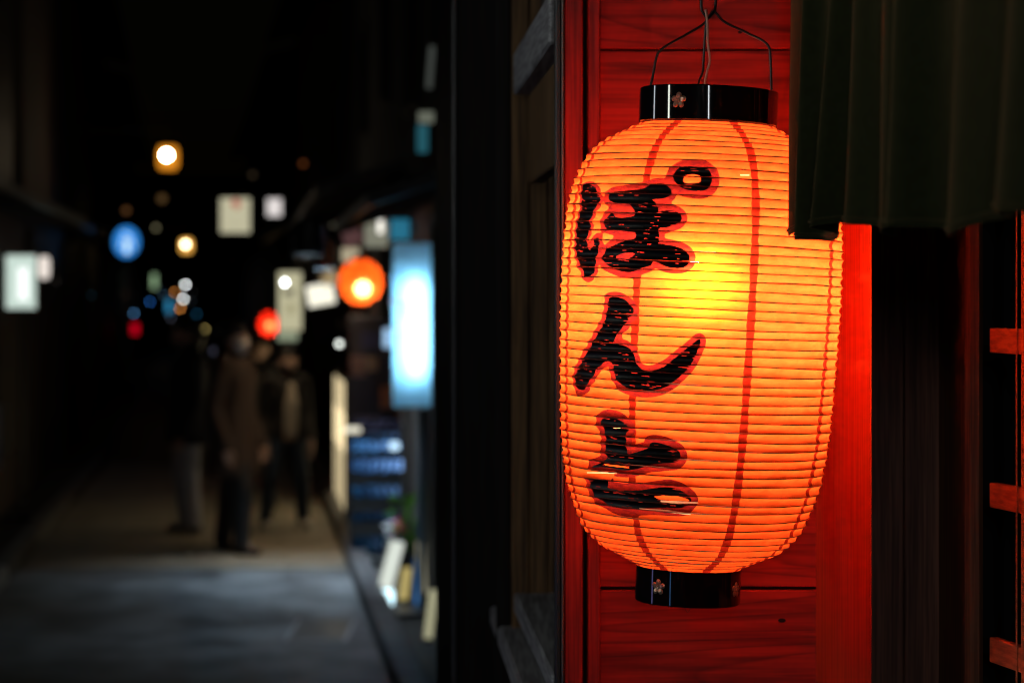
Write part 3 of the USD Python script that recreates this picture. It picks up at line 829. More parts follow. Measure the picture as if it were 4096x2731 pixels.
DT, PB, PL, TI = M['dark_timber'], M['plaster_blue'], M['plaster'], M['tile']
house('dark timber house with pale upper wall just beyond the black pillar', 6.6, 13.2, 1, (DT, PB, TI), eave=2.75, nwin=2, reach=.04)
shop, sf, sL = house('narrow shop with lit signs under its eave behind the blue sign', 13.4, 18.6, 1, (DT, PB, TI), eave=2.40, reach=.42, top=6.4)
house('tall pale house beyond the lit shop on the right', 18.8, 26.6, 1, (DT, PB, TI), eave=2.7, top=6.6, lattice=(3, 7))
house('far dark house on the right where the lane bends', 27.0, 42, 1, (DT, PB, TI), eave=2.7, top=6.2)
house('farthest house row front on the right of the lane', 42.3, 75, 1, (DT, DT, TI), eave=2.8, top=6.0, nwin=3)
house('dark timber house at the left picture edge', 11.0, 22.3, -1, (DT, DT, TI), eave=2.55, top=5.4, lattice=(8.6, 11.0))
house('house with dim brown plaster upper wall on the left', 22.5, 31.6, -1, (DT, PL, TI), eave=2.62, top=7.2, reach=.35, nwin=0, lattice=(0.5, 5), set_back=.05)
house('dark house on the left beyond the brown wall', 31.9, 46, -1, (DT, DT, TI), eave=2.7, top=6.2)
house('farthest dark house front on the left of the lane', 46.3, 78, -1, (DT, DT, TI), eave=2.8, top=6.0, nwin=3)
eb = thing('lane_end_house', 'dark house closing the far end of the lane', 'house', (-14, 112, 0))
part(eb, 'wall', bx((-30, 112, 0), (2, 116, 6.0), .05), DT)
part(eb, 'roof', trimesh.convex.convex_hull(np.array([[x, y, z] for x in (-31, 3) for y, z in ((111, 6.0), (111, 6.1), (114, 7.6), (117, 6.0))])), TI)


# ------------------------------------------------------------------ lit signs and lamps (each hangs from its bracket)
def sign_box(name, label, category, px, py, d, wpx, hpx, mat, group=None, side=1, yaw=0.0, roll=0.0, depth=.09, casing='casing', arm=True, leg=False):
    w, h = wpx / FP * d, hpx / FP * d
    c = P(px, py, d)
    t = thing(name, label, category, c, group)
    part(t, 'casing', facing(px, py, d + depth / 2 + .004, w + .02, h + .02, depth, .008, yaw, roll), M[casing])
    part(t, 'lit_face', facing(px, py, d - .0, w, h, .012, .004, yaw, roll), mat)
    if arm:
        fx = face_x(d, side)
        part(t, 'bracket', tube([c + [0, depth / 2, h / 2 + .01], c + [0, depth / 2, h / 2 + .05], [fx, d + depth / 2, c[2] + h / 2 + .05]], .012, 8), M['black_metal'])
    if leg:
        part(t, 'stand_leg', tube([c + [0, depth / 2, -h / 2], [c[0], d + depth / 2, 0.02]], .02, 8), M['black_metal'])
        part(t, 'foot_plate', bx((c[0] - .14, d - .08, 0), (c[0] + .14, d + .2, .025), .006), M['black_metal'])
    return t


def globe_lamp(name, label, px, py, d, rpx, core, shade_mat, side, group=None, rod=True, square=False):
    c = P(px, py, d); r = rpx / FP * d
    t = thing(name, label, 'lamp', c, group)
    if shade_mat is not None:
        part(t, 'shade', revolve([(0, -r * 1.15), (r * .8, -r * 1.1), (r, -r * .6), (r, r * .6), (r * .8, r * 1.1), (0, r * 1.15)], c, 20), shade_mat, smooth=40)
        s = trimesh.creation.icosphere(2, r * .42); s.apply_translation(c + [0, -r * .9, r * .2])
        part(t, 'bulb', s, core, smooth=True)
    else:
        s = trimesh.creation.icosphere(1, r); s.apply_translation(c)
        part(t, 'bulb', s, core, smooth=True)
    part(t, 'cap', revolve([(0, r * 1.15), (r * .5, r * 1.15), (r * .35, r * 1.5), (0, r * 1.55)], c, 16), M['black_metal'])
    if rod:
        fx = face_x(d, side)
        part(t, 'bracket', tube([c + [0, 0, r * 1.5], c + [0, 0, r * 1.5 + .12], [fx, d, c[2] + r * 1.5 + .12]], .010, 8), M['black_metal'])
    return t


E = emit
amber_shade = E('amber_lamp_glass', (1.0, .34, .02), .85)
warm_core = E('warm_lamp_core', (1.0, .80, .52), 70.0)
yel_core = E('yellow_lamp_core', (1.0, .80, .45), 14.0)
white_pt = E('white_lamp', (.95, 1.0, 1.0), 12.0)
white_dim = E('dim_white_lamp', (.85, .86, .80), 1.1)
cream = E('cream_sign_face', (.52, .49, .33), 1.0)
cream_hot = E('bright_cream_face', (1.0, .96, .78), 1.15)
pale_green = E('pale_green_face', (.72, .88, .78), 1.0)
rosy_white = E('rosy_white_face', (.92, .82, .74), 1.0)
blue_face = E('blue_sign_face', (.03, .27, .80), 1.0)
sky_white = E('pale_blue_emblem', (.62, .86, 1.0), 1.1)
red_glow = E('red_paint_on_sign', (.45, .12, .09), 1.0)
grey_mark = E('grey_paint_on_sign', (.14, .13, .09), 1.0)
orange_pt = E('orange_lamp', (1.0, .36, .07), 6.0)
blue_pt = E('blue_lamp', (.05, .28, .95), 3.4)
teal_dim = E('dim_teal_lamp', (.02, .16, .30), 1.7)
red_pt = E('red_lamp', (.70, .0, .015), .9)
yellow_dim = E('dim_yellow_lamp', (.62, .46, .14), 2.6)

globe_lamp('street_lamp', 'amber glass street lamp with white core, highest light over the lane', 672, 632, 26, 42, warm_core, amber_shade, -1)
globe_lamp('street_lamp', 'round warm yellow lamp right of the blue emblem sign', 745, 983, 38, 24, yel_core, E('honey_lamp_glass', (1.0, .48, .08), 1.4), -1)
c = P(506, 968, 28); s_ = 28 / FP
b = thing('emblem_sign', 'blue lit sign with pale emblem on the left of the lane', 'sign', c)
disc = revolve([(0, -.02), (.95, -.02), (1, -.01), (1, .01), (.95, .02), (0, .02)], (0, 0, 0), 32, [0, 1, 0])
disc.vertices *= [52 * s_, 1, 62 * s_]; disc.apply_translation(c)
part(b, 'lit_face', disc, blue_face)
disc = disc.copy(); disc.vertices = (disc.vertices - c) * [1.06, 2.2, 1.06] + c + [0, .068, 0]
part(b, 'casing', disc, M['casing'])
part(b, 'bracket', tube([c + [0, .06, 62 * s_], c + [0, .06, 62 * s_ + .1], [face_x(28, -1), 28.06, c[2] + 62 * s_ + .1]], .012, 8), M['black_metal'])
for (dx, dy, w, h, r) in ((2, 14, 20, 58, 0), (2, -32, 34, 6, .4), (-22, 2, 4, 46, .25), (26, 4, 4, 46, -.25)):
    m = facing(506 + dx, 970 + dy, 27.965, w * s_, h * s_, .006, .001, 0, r)
    part(b, 'emblem', m, sky_white)
t = sign_box('hanging_sign', 'cream square sign with red mark at its top, high over the lane', 'sign', 941, 862, 27, 118, 138, cream, side=1)
part(t, 'red_mark', facing(945, 815, 26.985, 34 * 27 / FP, 30 * 27 / FP, .006, .002, 0, .78), red_glow)
part(t, 'grey_mark', facing(941, 900, 26.985, 44 * 27 / FP, 5 * 27 / FP, .006, .001), E('faint_grey_mark', (.42, .39, .26), 1.0))
sign_box('hanging_sign', 'small white square sign right of the cream sign with red mark', 'sign', 1097, 830, 29, 56, 68, E('soft_white_face', (.80, .74, .72), 1.0), side=1)
globe_lamp('wall_lamp', 'small dim white lamp above the shop eave on the right', 1331, 818, 22, 9, white_dim, None, 1)
globe_lamp('wall_lamp', 'faint yellow lamp below the amber street lamp', 624, 911, 34, 9, E('faint_yellow', (.20, .18, .10), 1.4), None, -1)
globe_lamp('wall_lamp', 'faint brown lamp right under the amber street lamp', 648, 795, 30, 16, E('faint_brown', (.10, .055, .02), 1.0), None, -1)
globe_lamp('wall_lamp', 'faint orange lamp above the blue emblem sign', 505, 842, 30, 12, E('faint_orange', (.14, .06, .02), 1.0), None, -1)

# big pale box at the far left with its post
t = sign_box('standing_sign', 'pale green white light box on a post at the far left', 'sign', 84, 1128, 20, 118, 212, E('pale_green_lightbox', (.60, .74, .66), 1.0), side=-1, leg=True, arm=False, casing='white_casing')
part(t, 'bright_tube', facing(92, 1135, 19.985, 42 * 20 / FP, 130 * 20 / FP, .006, .002), E('light_tube', (.95, 1.0, .97), 1.25))
t = thing('hanging_lantern', 'small rosy white lantern beside the pale green light box', 'lantern', P(176, 1070, 22.5))
c = P(176, 1070, 22.5); s_ = 22.5 / FP
part(t, 'shade', revolve([(0, -46 * s_), (15 * s_, -44 * s_), (22 * s_, -30 * s_), (23 * s_, 0), (22 * s_, 30 * s_), (15 * s_, 44 * s_), (0, 46 * s_)], c, 24), rosy_white, smooth=40)
part(t, 'cap', revolve([(0, 44 * s_), (14 * s_, 44 * s_), (14 * s_, 54 * s_), (0, 54 * s_)], c, 20), M['black_metal'])
part(t, 'bracket', tube([c + [0, 0, 54 * s_], c + [0, 0, 80 * s_], [face_x(22.5, -1), 22.5, c[2] + 80 * s_]], .01, 8), M['black_metal'])
ban = thing('cloth_banner', 'pale banner at the left picture edge', 'banner', P(-20, 1740, 17.5))
part(ban, 'cloth', facing(-14, 1745, 17.5, 44 * 17.5 / FP, 260 * 17.5 / FP, .01, .003), plain('banner_cloth', (.6, .6, .66), rough=.9))
part(ban, 'pole', tube([P(-38, 1560, 17.52), [WX(-38, 17.52), 17.52, 0]], .014, 8), M['black_metal'])

# the cluster of far lights: lamps and small signs down the lane
for px, py, d, r, mat, side, lab in [
        (742, 1139, 62, 5.5, white_pt, -1, 'upper of the two bright white lamps in the far cluster'),
        (733, 1196, 66, 5, white_pt, -1, 'lower of the two bright white lamps in the far cluster'),
        (700, 1170, 70, 5, orange_pt, -1, 'upper orange lamp between the far white lamps'),
        (720, 1234, 64, 5, orange_pt, -1, 'lower orange lamp under the far white lamps'),
        (600, 1207, 52, 4, blue_pt, -1, 'deep blue lamp left of the far cluster'),
        (535, 1253, 48, 5, E('light_blue_lamp', (.14, .42, .85), 2.6), -1, 'light blue lamp above the far red lamp on the left'),
        (655, 1180, 80, 6, E('slate_blue_lamp', (.06, .12, .17), 1.8), -1, 'slate blue lamp left of the far orange lamps'),
        (683, 1270, 72, 6, E('pale_slate_lamp', (.16, .18, .25), 1.0), -1, 'pale slate lamp low in the far cluster'),
        (786, 1255, 75, 5, teal_dim, 1, 'dim teal lamp right of the far cluster'),
        (785, 1300, 70, 5, E('dim_blue_lamp', (.015, .16, .45), 2.4), 1, 'dim blue lamp left of the far yellow lamp'),
        (818, 1317, 58, 7, yellow_dim, 1, 'dull yellow lamp lowest right in the far cluster'),
        (366, 1180, 33, 4, E('dark_teal_lamp', (.01, .07, .11), 1.2), -1, 'dark teal lamp alone left of the far cluster'),
        (1140, 1130, 22, 10, white_pt, 1, 'bright white lamp on top of the tall cream sign'),
        (1357, 1375, 18.7, 11, E('shop_white_lamp', (.92, .98, .90), 3.0), 1, 'white lamp left of the dark shop front'),
        (220, 1125, 26, 8, E('faint_rose_lamp', (.10, .085, .075), 1.0), -1, 'faint lamp right of the rosy lantern'),
        (690, 1215, 82, 5, E('steel_blue_lamp', (.05, .20, .32), 1.0), -1, 'steel blue lamp between the far orange lamps'),
        (640, 1160, 88, 4, E('dusk_blue_lamp', (.02, .05, .12), 1.2), -1, 'faint dusk blue lamp upper left in the far cluster'),
        (770, 1168, 90, 4, E('ash_lamp', (.05, .05, .05), 1.2), 1, 'faint ash grey lamp right of the upper white lamp'),
        (704, 1305, 76, 3, E('brown_far_lamp', (.10, .05, .02), 1.4), -1, 'faint brown lamp under the far cluster'),
        (500, 1180, 44, 4, E('dim_amber_lamp', (.05, .025, .008), 1.4), -1, 'very faint amber lamp left of the green far sign'),
        (1010, 700, 36, 9, E('faint_tan_lamp', (.05, .035, .02), 1.2), 1, 'faint tan lamp above the cream square sign'),
        (1212, 655, 30, 10, E('dim_orange_lamp', (.14, .04, .01), 1.2), 1, 'dim orange lamp high on the right house'),
        (763, 1205, 85, 7, E('faint_slate_lamp', (.03, .04, .05), 1.0), 1, 'faint grey lamp right of the far white lamps')]:
    globe_lamp('far_lamp', lab, px, py, d, r, mat, None, side)
sign_box('far_sign', 'narrow green lit sign upper left in the far cluster', 'sign', 617, 1125, 56, 18, 56, E('green_far_sign', (.30, .46, .26), 1.0), side=-1)
sign_box('far_sign', 'tall teal lit sign in the middle of the far cluster', 'sign', 676, 1225, 78, 20, 52, teal_dim, side=-1)
sign_box('far_sign', 'small red lit sign below the light blue lamp', 'sign', 540, 1316, 46, 26, 40, red_pt, side=-1)
sign_box('far_sign', 'low grey lit panel behind the standing people', 'sign', 860, 1404, 40, 26, 18, E('grey_far_panel', (.08, .08, .12), 1.0), side=1)

# red lanterns on the right
def red_lantern(label, px, py, d, rx, ry, body, hot, hx, hy, hr, group=None):
    c = P(px, py, d); s = d / FP
    t = thing('red_lantern', label, 'lantern', c)
    g = np.linspace(-1.35, 1.35, 27)
    pf = [(0, -ry * s)] + [(rx * s * math.cos(a) * (1 + .012 * (i % 2)), ry * s * math.sin(a)) for i, a in enumerate(g)] + [(0, ry * s)]
    part(t, 'paper_shade', revolve(pf, c, 32), body, smooth=20)
    b = trimesh.creation.icosphere(1, hr * s); b.apply_translation(P(hx, hy, d) + [0, (0 if hot is None else -.0), 0])
    part(t, 'bulb', b, hot, smooth=True)
    part(t, 'top_cap', revolve([(0, ry * s * .97), (rx * s * .4, ry * s * .97), (rx * s * .4, ry * s * 1.12), (0, ry * s * 1.12)], c, 24), M['black_metal'])
    part(t, 'bottom_cap', revolve([(0, -ry * s * 1.1), (rx * s * .35, -ry * s * 1.1), (rx * s * .35, -ry * s * .97), (0, -ry * s * .97)], c, 24), M['black_metal'])
    part(t, 'hanger', tube([c + [0, 0, ry * s * 1.12], c + [0, 0, 2.62 - c[2]]], .004, 6), M['black_metal'])


small_paper = lit_paper('red_round_paper', (.95, .16, .02), (.5, .05, .01), (1.0, .75, .42), .34, rough=.42)
red_lantern('round red orange lantern glowing beside the blue white sign', 1443, 1125, 15.2, 88, 92, small_paper, E('round_lantern_bulb', (1, .58, .27), 62.0), 1450, 1150, 24)
red_lantern('small far red lantern left of the tall cream sign', 1075, 1295, 24, 40, 48, lit_paper('deep_red_paper', (.9, .03, .015), (.4, .02, .01), (1.0, .12, .06), .3, rough=.42), E('far_lantern_bulb', (1, .6, .3), 40.0), 1080, 1302, 14)

# tall cream sign and its neighbours
t = sign_box('hanging_sign', 'tall cream lit sign right of the small red lantern', 'sign', 1160, 1205, 22, 92, 235, E('cream_tall_face', (.50, .47, .30), 1.0), side=1)
part(t, 'painted_mark', facing(1155, 1170, 21.985, 40 * 22 / FP, 26 * 22 / FP, .006, .002), grey_mark)
part(t, 'painted_mark', facing(1163, 1235, 21.985, 30 * 22 / FP, 40 * 22 / FP, .006, .002), E('beige_mark', (.36, .33, .19), 1.0))
part(t, 'lower_panel', facing(1150, 1345, 22.0, 80 * 22 / FP, 34 * 22 / FP, .02, .004), E('green_grey_panel', (.26, .30, .20), 1.0))
t = sign_box('shop_sign', 'bright cream slanted sign left of the round red lantern', 'sign', 1283, 1178, 19.5, 108, 84, cream_hot, side=1, roll=-.18)
part(t, 'upper_panel', facing(1318, 1112, 19.5, 60 * 19.5 / FP, 50 * 19.5 / FP, .02, .003, 0, -.45), E('tan_panel', (.34, .25, .13), 1.0))

# blue white sign: a box with a tube inside and a pale blue face
BS = 14.0
t = thing('light_box_sign', 'tall blue white light box sign beside the black pillar', 'sign', P(1652, 1300, BS))
wS, hS = 164 / FP * BS, 654 / FP * BS
cS = P(1653, 1300, BS)
blue_acrylic = usdkit.material(stage, LOOK + 'blue_white_acrylic', {'t': ('translucent_bsdf', {'color': (.24, .62, .95)}), 'd': ('glossy_bsdf', {'color': (.8, .8, .8), 'roughness': .2}), 'm': ('mix_closure', {'fac': .04})},
                               [('t.BSDF', 'm.closure1'), ('d.BSDF', 'm.closure2')], surface='m.closure')
part(t, 'lit_face', trimesh.Trimesh([cS + [-wS / 2, 0, -hS / 2], cS + [wS / 2, 0, -hS / 2], cS + [wS / 2, 0, hS / 2], cS + [-wS / 2, 0, hS / 2]], [[0, 1, 2], [0, 2, 3]], process=False), blue_acrylic)
dpt = .16
part(t, 'casing', cat(bx(cS + [-wS / 2 - .008, -.004, -hS / 2], cS + [-wS / 2 - .001, dpt, hS / 2]), bx(cS + [wS / 2 + .001, -.004, -hS / 2], cS + [wS / 2 + .008, dpt, hS / 2]),
                      bx(cS + [-wS / 2 - .008, -.004, hS / 2 + .001], cS + [wS / 2 + .008, dpt, hS / 2 + .009]), bx(cS + [-wS / 2 - .008, -.004, -hS / 2 - .009], cS + [wS / 2 + .008, dpt, -hS / 2 - .001]),
                      bx(cS + [-wS / 2 - .008, dpt + .001, -hS / 2 - .008], cS + [wS / 2 + .008, dpt + .012, hS / 2 + .008])), M['casing'])
tub = E('sign_tube', (.85, .96, 1.0), 48.0)
part(t, 'light_tube', tube([cS + [.012, .07, -hS * .31], cS + [.012, .07, hS * .27]], .014, 12), tub, smooth=True)
part(t, 'painted_mark', tube(smooth_path([P(1562, 1208, BS - .004), P(1592, 1206, BS - .004), P(1622, 1222, BS - .004), P(1630, 1246, BS - .004), P(1615, 1262, BS - .004)], 4), .009, 6), emit('blue_grey_paint', (.42, .46, .62), 1.0))
part(t, 'painted_mark', facing(1583, 1206, BS - .006, 44 * BS / FP, 13 * BS / FP, .004, .001, 0, -.15), emit('plum_paint', (.40, .14, .30), 1.0))
part(t, 'painted_mark', facing(1582, 1318, BS - .006, 30 * BS / FP, 10 * BS / FP, .004, .001, 0, .5), emit('slate_paint', (.45, .60, .75), 1.0))
part(t, 'clamp', facing(1742, 1118, BS - .02, 26 * BS / FP, 20 * BS / FP, .05, .004), M['black_metal'])
part(t, 'stand_pole', tube([cS + [.04, .1, -hS / 2], [cS[0] + .04, BS + .1, .02]], .018, 10), plain('blue_grey_pole', (.12, .2, .26), rough=.4))
part(t, 'foot_plate', bx((cS[0] - .10, BS - .05, 0), (cS[0] + .18, BS + .25, .02), .005), M['black_metal'])

# the shop front behind: signboard panels, lamps under the eave, dark wall with posters, chalk board
SD = 15.6
def panel_sign(name, label, category, px, py, d, w, h, mat, roll=0.0, yaw=0.0):
    t = thing(name, label, category, P(px, py, d))
    part(t, 'board', facing(px, py, d, w * d / FP, h * d / FP, .025, .004, yaw, roll), mat)
    part(t, 'back_frame', facing(px, py, d + .03, (w + 6) * d / FP, (h + 6) * d / FP, .03, .004, yaw, roll), M['casing'])
    return t


panel_sign('signboard', 'teal lit panel above the blue white sign', 'sign', 1600, 918, SD, 76, 82, E('teal_panel', (.02, .15, .24), 1.0))
panel_sign('signboard', 'small dull orange panel right of the teal panel', 'sign', 1668, 925, SD + .1, 30, 68, E('rust_panel', (.055, .02, .005), 1.0))
panel_sign('signboard', 'pale grey green panel under the little white eave lamp', 'sign', 1505, 938, SD + .1, 92, 100, E('grey_green_panel', (.20, .20, .15), 1.0))
panel_sign('signboard', 'dim pink panel above the round red lantern', 'sign', 1415, 952, SD + .3, 84, 60, E('dim_pink_panel', (.085, .04, .04), 1.0), roll=-.3)
panel_sign('signboard', 'small cream panel touching the top of the round red lantern', 'sign', 1402, 1020, SD + .3, 70, 56, E('cream_small_panel', (.42, .36, .24), 1.0))
panel_sign('signboard', 'slim slanted pale board left of the pink panel', 'sign', 1300, 952, 17.5, 34, 130, E('slim_pale_board', (.075, .07, .05), 1.0), roll=.72)
panel_sign('signboard', 'small teal grey panel high up beside the black pillar', 'sign', 1690, 556, 13.3, 44, 110, E('teal_grey_panel', (.016, .085, .11), 1.0))
panel_sign('signboard', 'small pale grey panel over the teal grey panel', 'sign', 1704, 470, 13.2, 62, 46, E('pale_grey_panel', (.12, .13, .10), 1.0))
panel_sign('signboard', 'narrow dim grey board high beside the black pillar', 'sign', 1722, 270, 13.4, 24, 170, E('dim_grey_board', (.045, .05, .045), 1.0), roll=.08)
t = thing('eave_lamp', 'little white lamp under the shop eave above the red lantern', 'lamp', P(1522, 905, SD - .1))
c = P(1522, 905, SD - .1)
part(t, 'tube', tube([c - [0, 0, .045], c + [0, 0, .045]], .018, 12), E('eave_lamp_tube', (1.0, .96, .86), 1.3), smooth=True)
part(t, 'holder', tube([c + [0, 0, .046], c + [0, 0, .12]], .012, 8), M['black_metal'])


def downlight(label, x, d, z, mat, r=.07):
    t = thing('down_light', label, 'lamp', (x, d, z))
    part(t, 'lamp_disc', revolve([(0, 0), (r, 0), (r, .006), (0, .006)], (x, d, z + .004), 20), mat)
    part(t, 'housing', revolve([(r + .012, -.13), (r + .012, .05), (0, .06), (0, .05), (r + .004, .04), (r + .004, -.13), (r + .012, -.13)], (x, d, z), 20), M['black_metal'])
    part(t, 'stem', tube([(x, d, z + .055), (x, d, 2.34)], .01, 6), M['black_metal'])


downlight('cool white lamp hanging under the shop eave over the kerb', -1.22, 15.75, 2.15, E('cool_down_light', (.62, .82, 1.0), 2600.0))
downlight('weaker cool lamp under the eave nearer the black pillar', -1.12, 13.3, 2.20, E('cool_down_light_weak', (.62, .82, 1.0), 520.0))
downlight('warm lamp hanging over the kerb right of the person in brown', -1.32, 17.15, 2.28, E('warm_down_light', (1.0, .74, .44), 430.0))
downlight('warm lamp hanging over the people in the lane', -1.62, 18.7, 2.25, E('warm_down_light_weak', (1.0, .76, .46), 130.0))

sfw = thing('poster_wall', 'dark shop wall with small posters right of the white lamp', 'wall', P(1480, 1500, 17.2))
part(sfw, 'wall_panel', bx((WX(1398, 17.2), 17.2, .05), (WX(1640, 17.2), 17.26, HZ(1265, 17.2)), .006), plain('navy_panel', (.035, .035, .055), rough=.6))
for px, py, w, h, col, lab in ((1435, 1465, 60, 84, (.30, .19, .17), 'rose poster'), (1488, 1455, 44, 56, (.42, .32, .22), 'cream poster'), (1480, 1360, 70, 60, (.08, .08, .2), 'dark blue poster'),
                               (1552, 1590, 58, 90, (.38, .15, .07), 'orange poster'), (1470, 1690, 110, 50, (.16, .16, .24), 'grey blue notice')):
    part(sfw, 'poster', facing(px, py, 17.18, w * 17.2 / FP, h * 17.2 / FP, .008, .001), plain('poster_' + lab.replace(' ', '_'), col, rough=.7), label=lab)
panel_sign('side_lamp', 'small blue white lamp at the left edge of the blue white sign', 'lamp', 1548, 1352, 16.0, 30, 76, E('blue_side_lamp', (.36, .58, .85), 1.0))

chalk = thing('menu_board', 'black menu board with glowing blue lines of writing', 'menu board', P(1500, 1960, 16.7) * [1, 1, 0])
part(chalk, 'board', facing(1502, 1975, 16.72, 214 * 16.7 / FP, 560 * 16.7 / FP, .03, .004), M['black_backing'])
part(chalk, 'foot', bx((WX(1410, 16.7), 16.6, 0), (WX(1600, 16.7), 16.9, .05), .01), M['black_metal'])
for yy, hh, c2, st in ((1700, 60, (.10, .10, .18), .6), (1785, 62, (.10, .38, .90), 1.0), (1862, 72, (.08, .30, .80), .75), (1962, 62, (.03, .16, .38), .6), (2064, 50, (.02, .07, .15), .5), (2172, 84, (.015, .07, .13), .6)):
    part(chalk, 'menu_plate', facing(1504, yy, 16.699, 192 * 16.7 / FP, hh * .72 * 16.7 / FP, .006, .001), emit_noise(f'menu_plate_{yy}', (.002, .004, .010), c2, st * .75, 34.0))
for row_, (yy, hh, st, x0, x1) in enumerate([(1742, 18, .14, 1450, 1606), (1782, 26, .55, 1412, 1606), (1858, 44, .42, 1408, 1606), (1962, 34, .16, 1425, 1590), (2062, 20, .05, 1420, 1590), (2175, 60, .035, 1420, 1520)]):
    x = x0
    while x < x1 - 8:
        w = RNG.uniform(16, 30)
        fr_ = (x - x0) / (x1 - x0)
        mt = E(f'glow_writing_{row_}_{int(x)}', (.10 + .12 * fr_, .30 + .1 * fr_, .80), st * (.7 + 3.4 * fr_ ** 1.5))
        for q in range(3):
            m = facing(x + w * .4 + RNG.uniform(-3, 3), yy + (q - 1) * hh * .3 + RNG.uniform(-2, 2), 16.69, w * .8 * 16.7 / FP, hh * .16 * 16.7 / FP, .006, 0, 0, RNG.uniform(-.35, .35))
            part(chalk, 'writing', m, mt)
        m = facing(x + w * .4, yy, 16.688, 4 * 16.7 / FP, hh * 16.7 / FP, .006, 0, 0, RNG.uniform(-.3, .3))
        part(chalk, 'writing', m, mt)
        x += w + 4
part(chalk, 'side_plate', facing(1410, 1718, 16.64, 66 * 16.64 / FP, 24 * 16.64 / FP, .02, .004), E('side_plate_glow', (.95, .90, .72), 1.0))
part(chalk, 'small_lamp', revolve([(0, -.03), (.03, -.02), (.035, 0), (.03, .02), (0, .03)], P(1578, 1783, 16.66), 16), E('board_lamp', (.55, .80, 1.0), 1.6), smooth=True)

lit = thing('shop_screen', 'lit cream paper screen along the kerb left of the menu board', 'screen', P(1380, 2090, 19.4) * [1, 1, 0])
A0, A1 = np.array([WX(1386, 19.4), 19.4]), np.array([WX(1343, 21.6), 21.6])
scf = Frame(A0, A1 - A0, flip=1)
LS = np.linalg.norm(A1 - A0)
zs0, zs1 = HZ(2085, 19.4), HZ(1535, 19.4)
zm0, zm1 = HZ(1820, 19.4), HZ(1660, 19.4)
for q in range(3):
    a0, a1 = LS * q / 3 + .01, LS * (q + 1) / 3 - .01
    for z0, z1, st in ((zs0, zm0 - .01, .8), (zm0, zm1, 1.9), (zm1 + .01, zs1, 1.1)):
        nm = f'screen_paper_{int(st * 100)}'
        part(lit, 'paper_pane', scf.bx((a0, 0, z0), (a1, .008, z1), .001), M.setdefault(nm, E(nm, (1.0, .80, .46), st)))
for q in range(4):
    part(lit, 'screen_post', scf.bx((LS * q / 3 - .009, -.03, 0), (LS * q / 3 + .009, .018, zs1 + .05), .002), M['dark_timber'])
part(lit, 'screen_rail', scf.bx((.0, -.03, zs0 - .06), (LS, .016, zs0 - .001), .002), M['dark_timber'])

# standing boards, plant and small things along the right kerb
def a_board(label, px0, py0, px1, py1, d, wpx, mat, cat_='sign board'):
    """leaning board: foot at (px0,py0), head at (px1,py1)"""
    a, b = P(px0, py0, d), P(px1, py1, d + .18)
    a[2] = max(a[2], .03)
    t = thing('leaning_board', label, cat_, a)
    w = wpx * d / FP
    ax_ = (b - a); L = np.linalg.norm(ax_); ax_ = ax_ / L
    side_ = np.array([1.0, 0, 0]); nrm = np.cross(ax_, side_); nrm /= np.linalg.norm(nrm); side_ = np.cross(nrm, ax_)
    T = np.eye(4); T[:3, 0] = side_; T[:3, 1] = nrm; T[:3, 2] = ax_; T[:3, 3] = (a + b) / 2
    m = bx((-w / 2, -.008, -L / 2), (w / 2, .008, L / 2), .003); m.apply_transform(T)
    part(t, 'board', m, mat)
    m = bx((-w / 2 - .008, .0085 if nrm[1] > 0 else -.03, -L / 2 - .01), (w / 2 + .008, .03 if nrm[1] > 0 else -.0085, L / 2 + .01), .004); m.apply_transform(T)
    part(t, 'frame', m, M['black_metal'])
    return t


a_board('white lit board leaning beside the kerb under the blue white sign', 1530, 2385, 1590, 2165, 14.6, 56, E('white_board_face', (.72, .78, .70), 1.0))
a_board('yellow lit board right of the white leaning board', 1612, 2395, 1628, 2270, 14.4, 38, E('yellow_board_face', (.45, .36, .13), 1.0))
a_board('cream lit board right of the yellow board', 1690, 2370, 1680, 2165, 14.3, 32, E('cream_board_face', (.34, .32, .22), 1.0))
a_board('pale board leaning nearest the black pillar', 1712, 2550, 1734, 2360, 12.6, 34, E('pale_near_board', (.36, .35, .22), 1.0))
t = thing('floor_lamp', 'small bright blue white lamp on the ground by the white board', 'lamp', P(1552, 2392, 14.3))
part(t, 'lit_shade', revolve([(0, -.05), (.03, -.045), (.036, 0), (.03, .045), (0, .05)], P(1552, 2388, 14.3), 20), E('floor_lamp_glow', (.62, .90, 1.0), 2.4), smooth=True)
part(t, 'foot', revolve([(0, 0), (.04, 0), (.04, .02), (0, .02)], P(1552, 2440, 14.3) * [1, 1, 0], 20), M['black_metal'])
panel_sign('blue_board', 'blue lit board edge behind the cream board', 'sign board', 1668, 2330, 14.6, 18, 200, E('blue_board_face', (.05, .17, .42), 1.0))

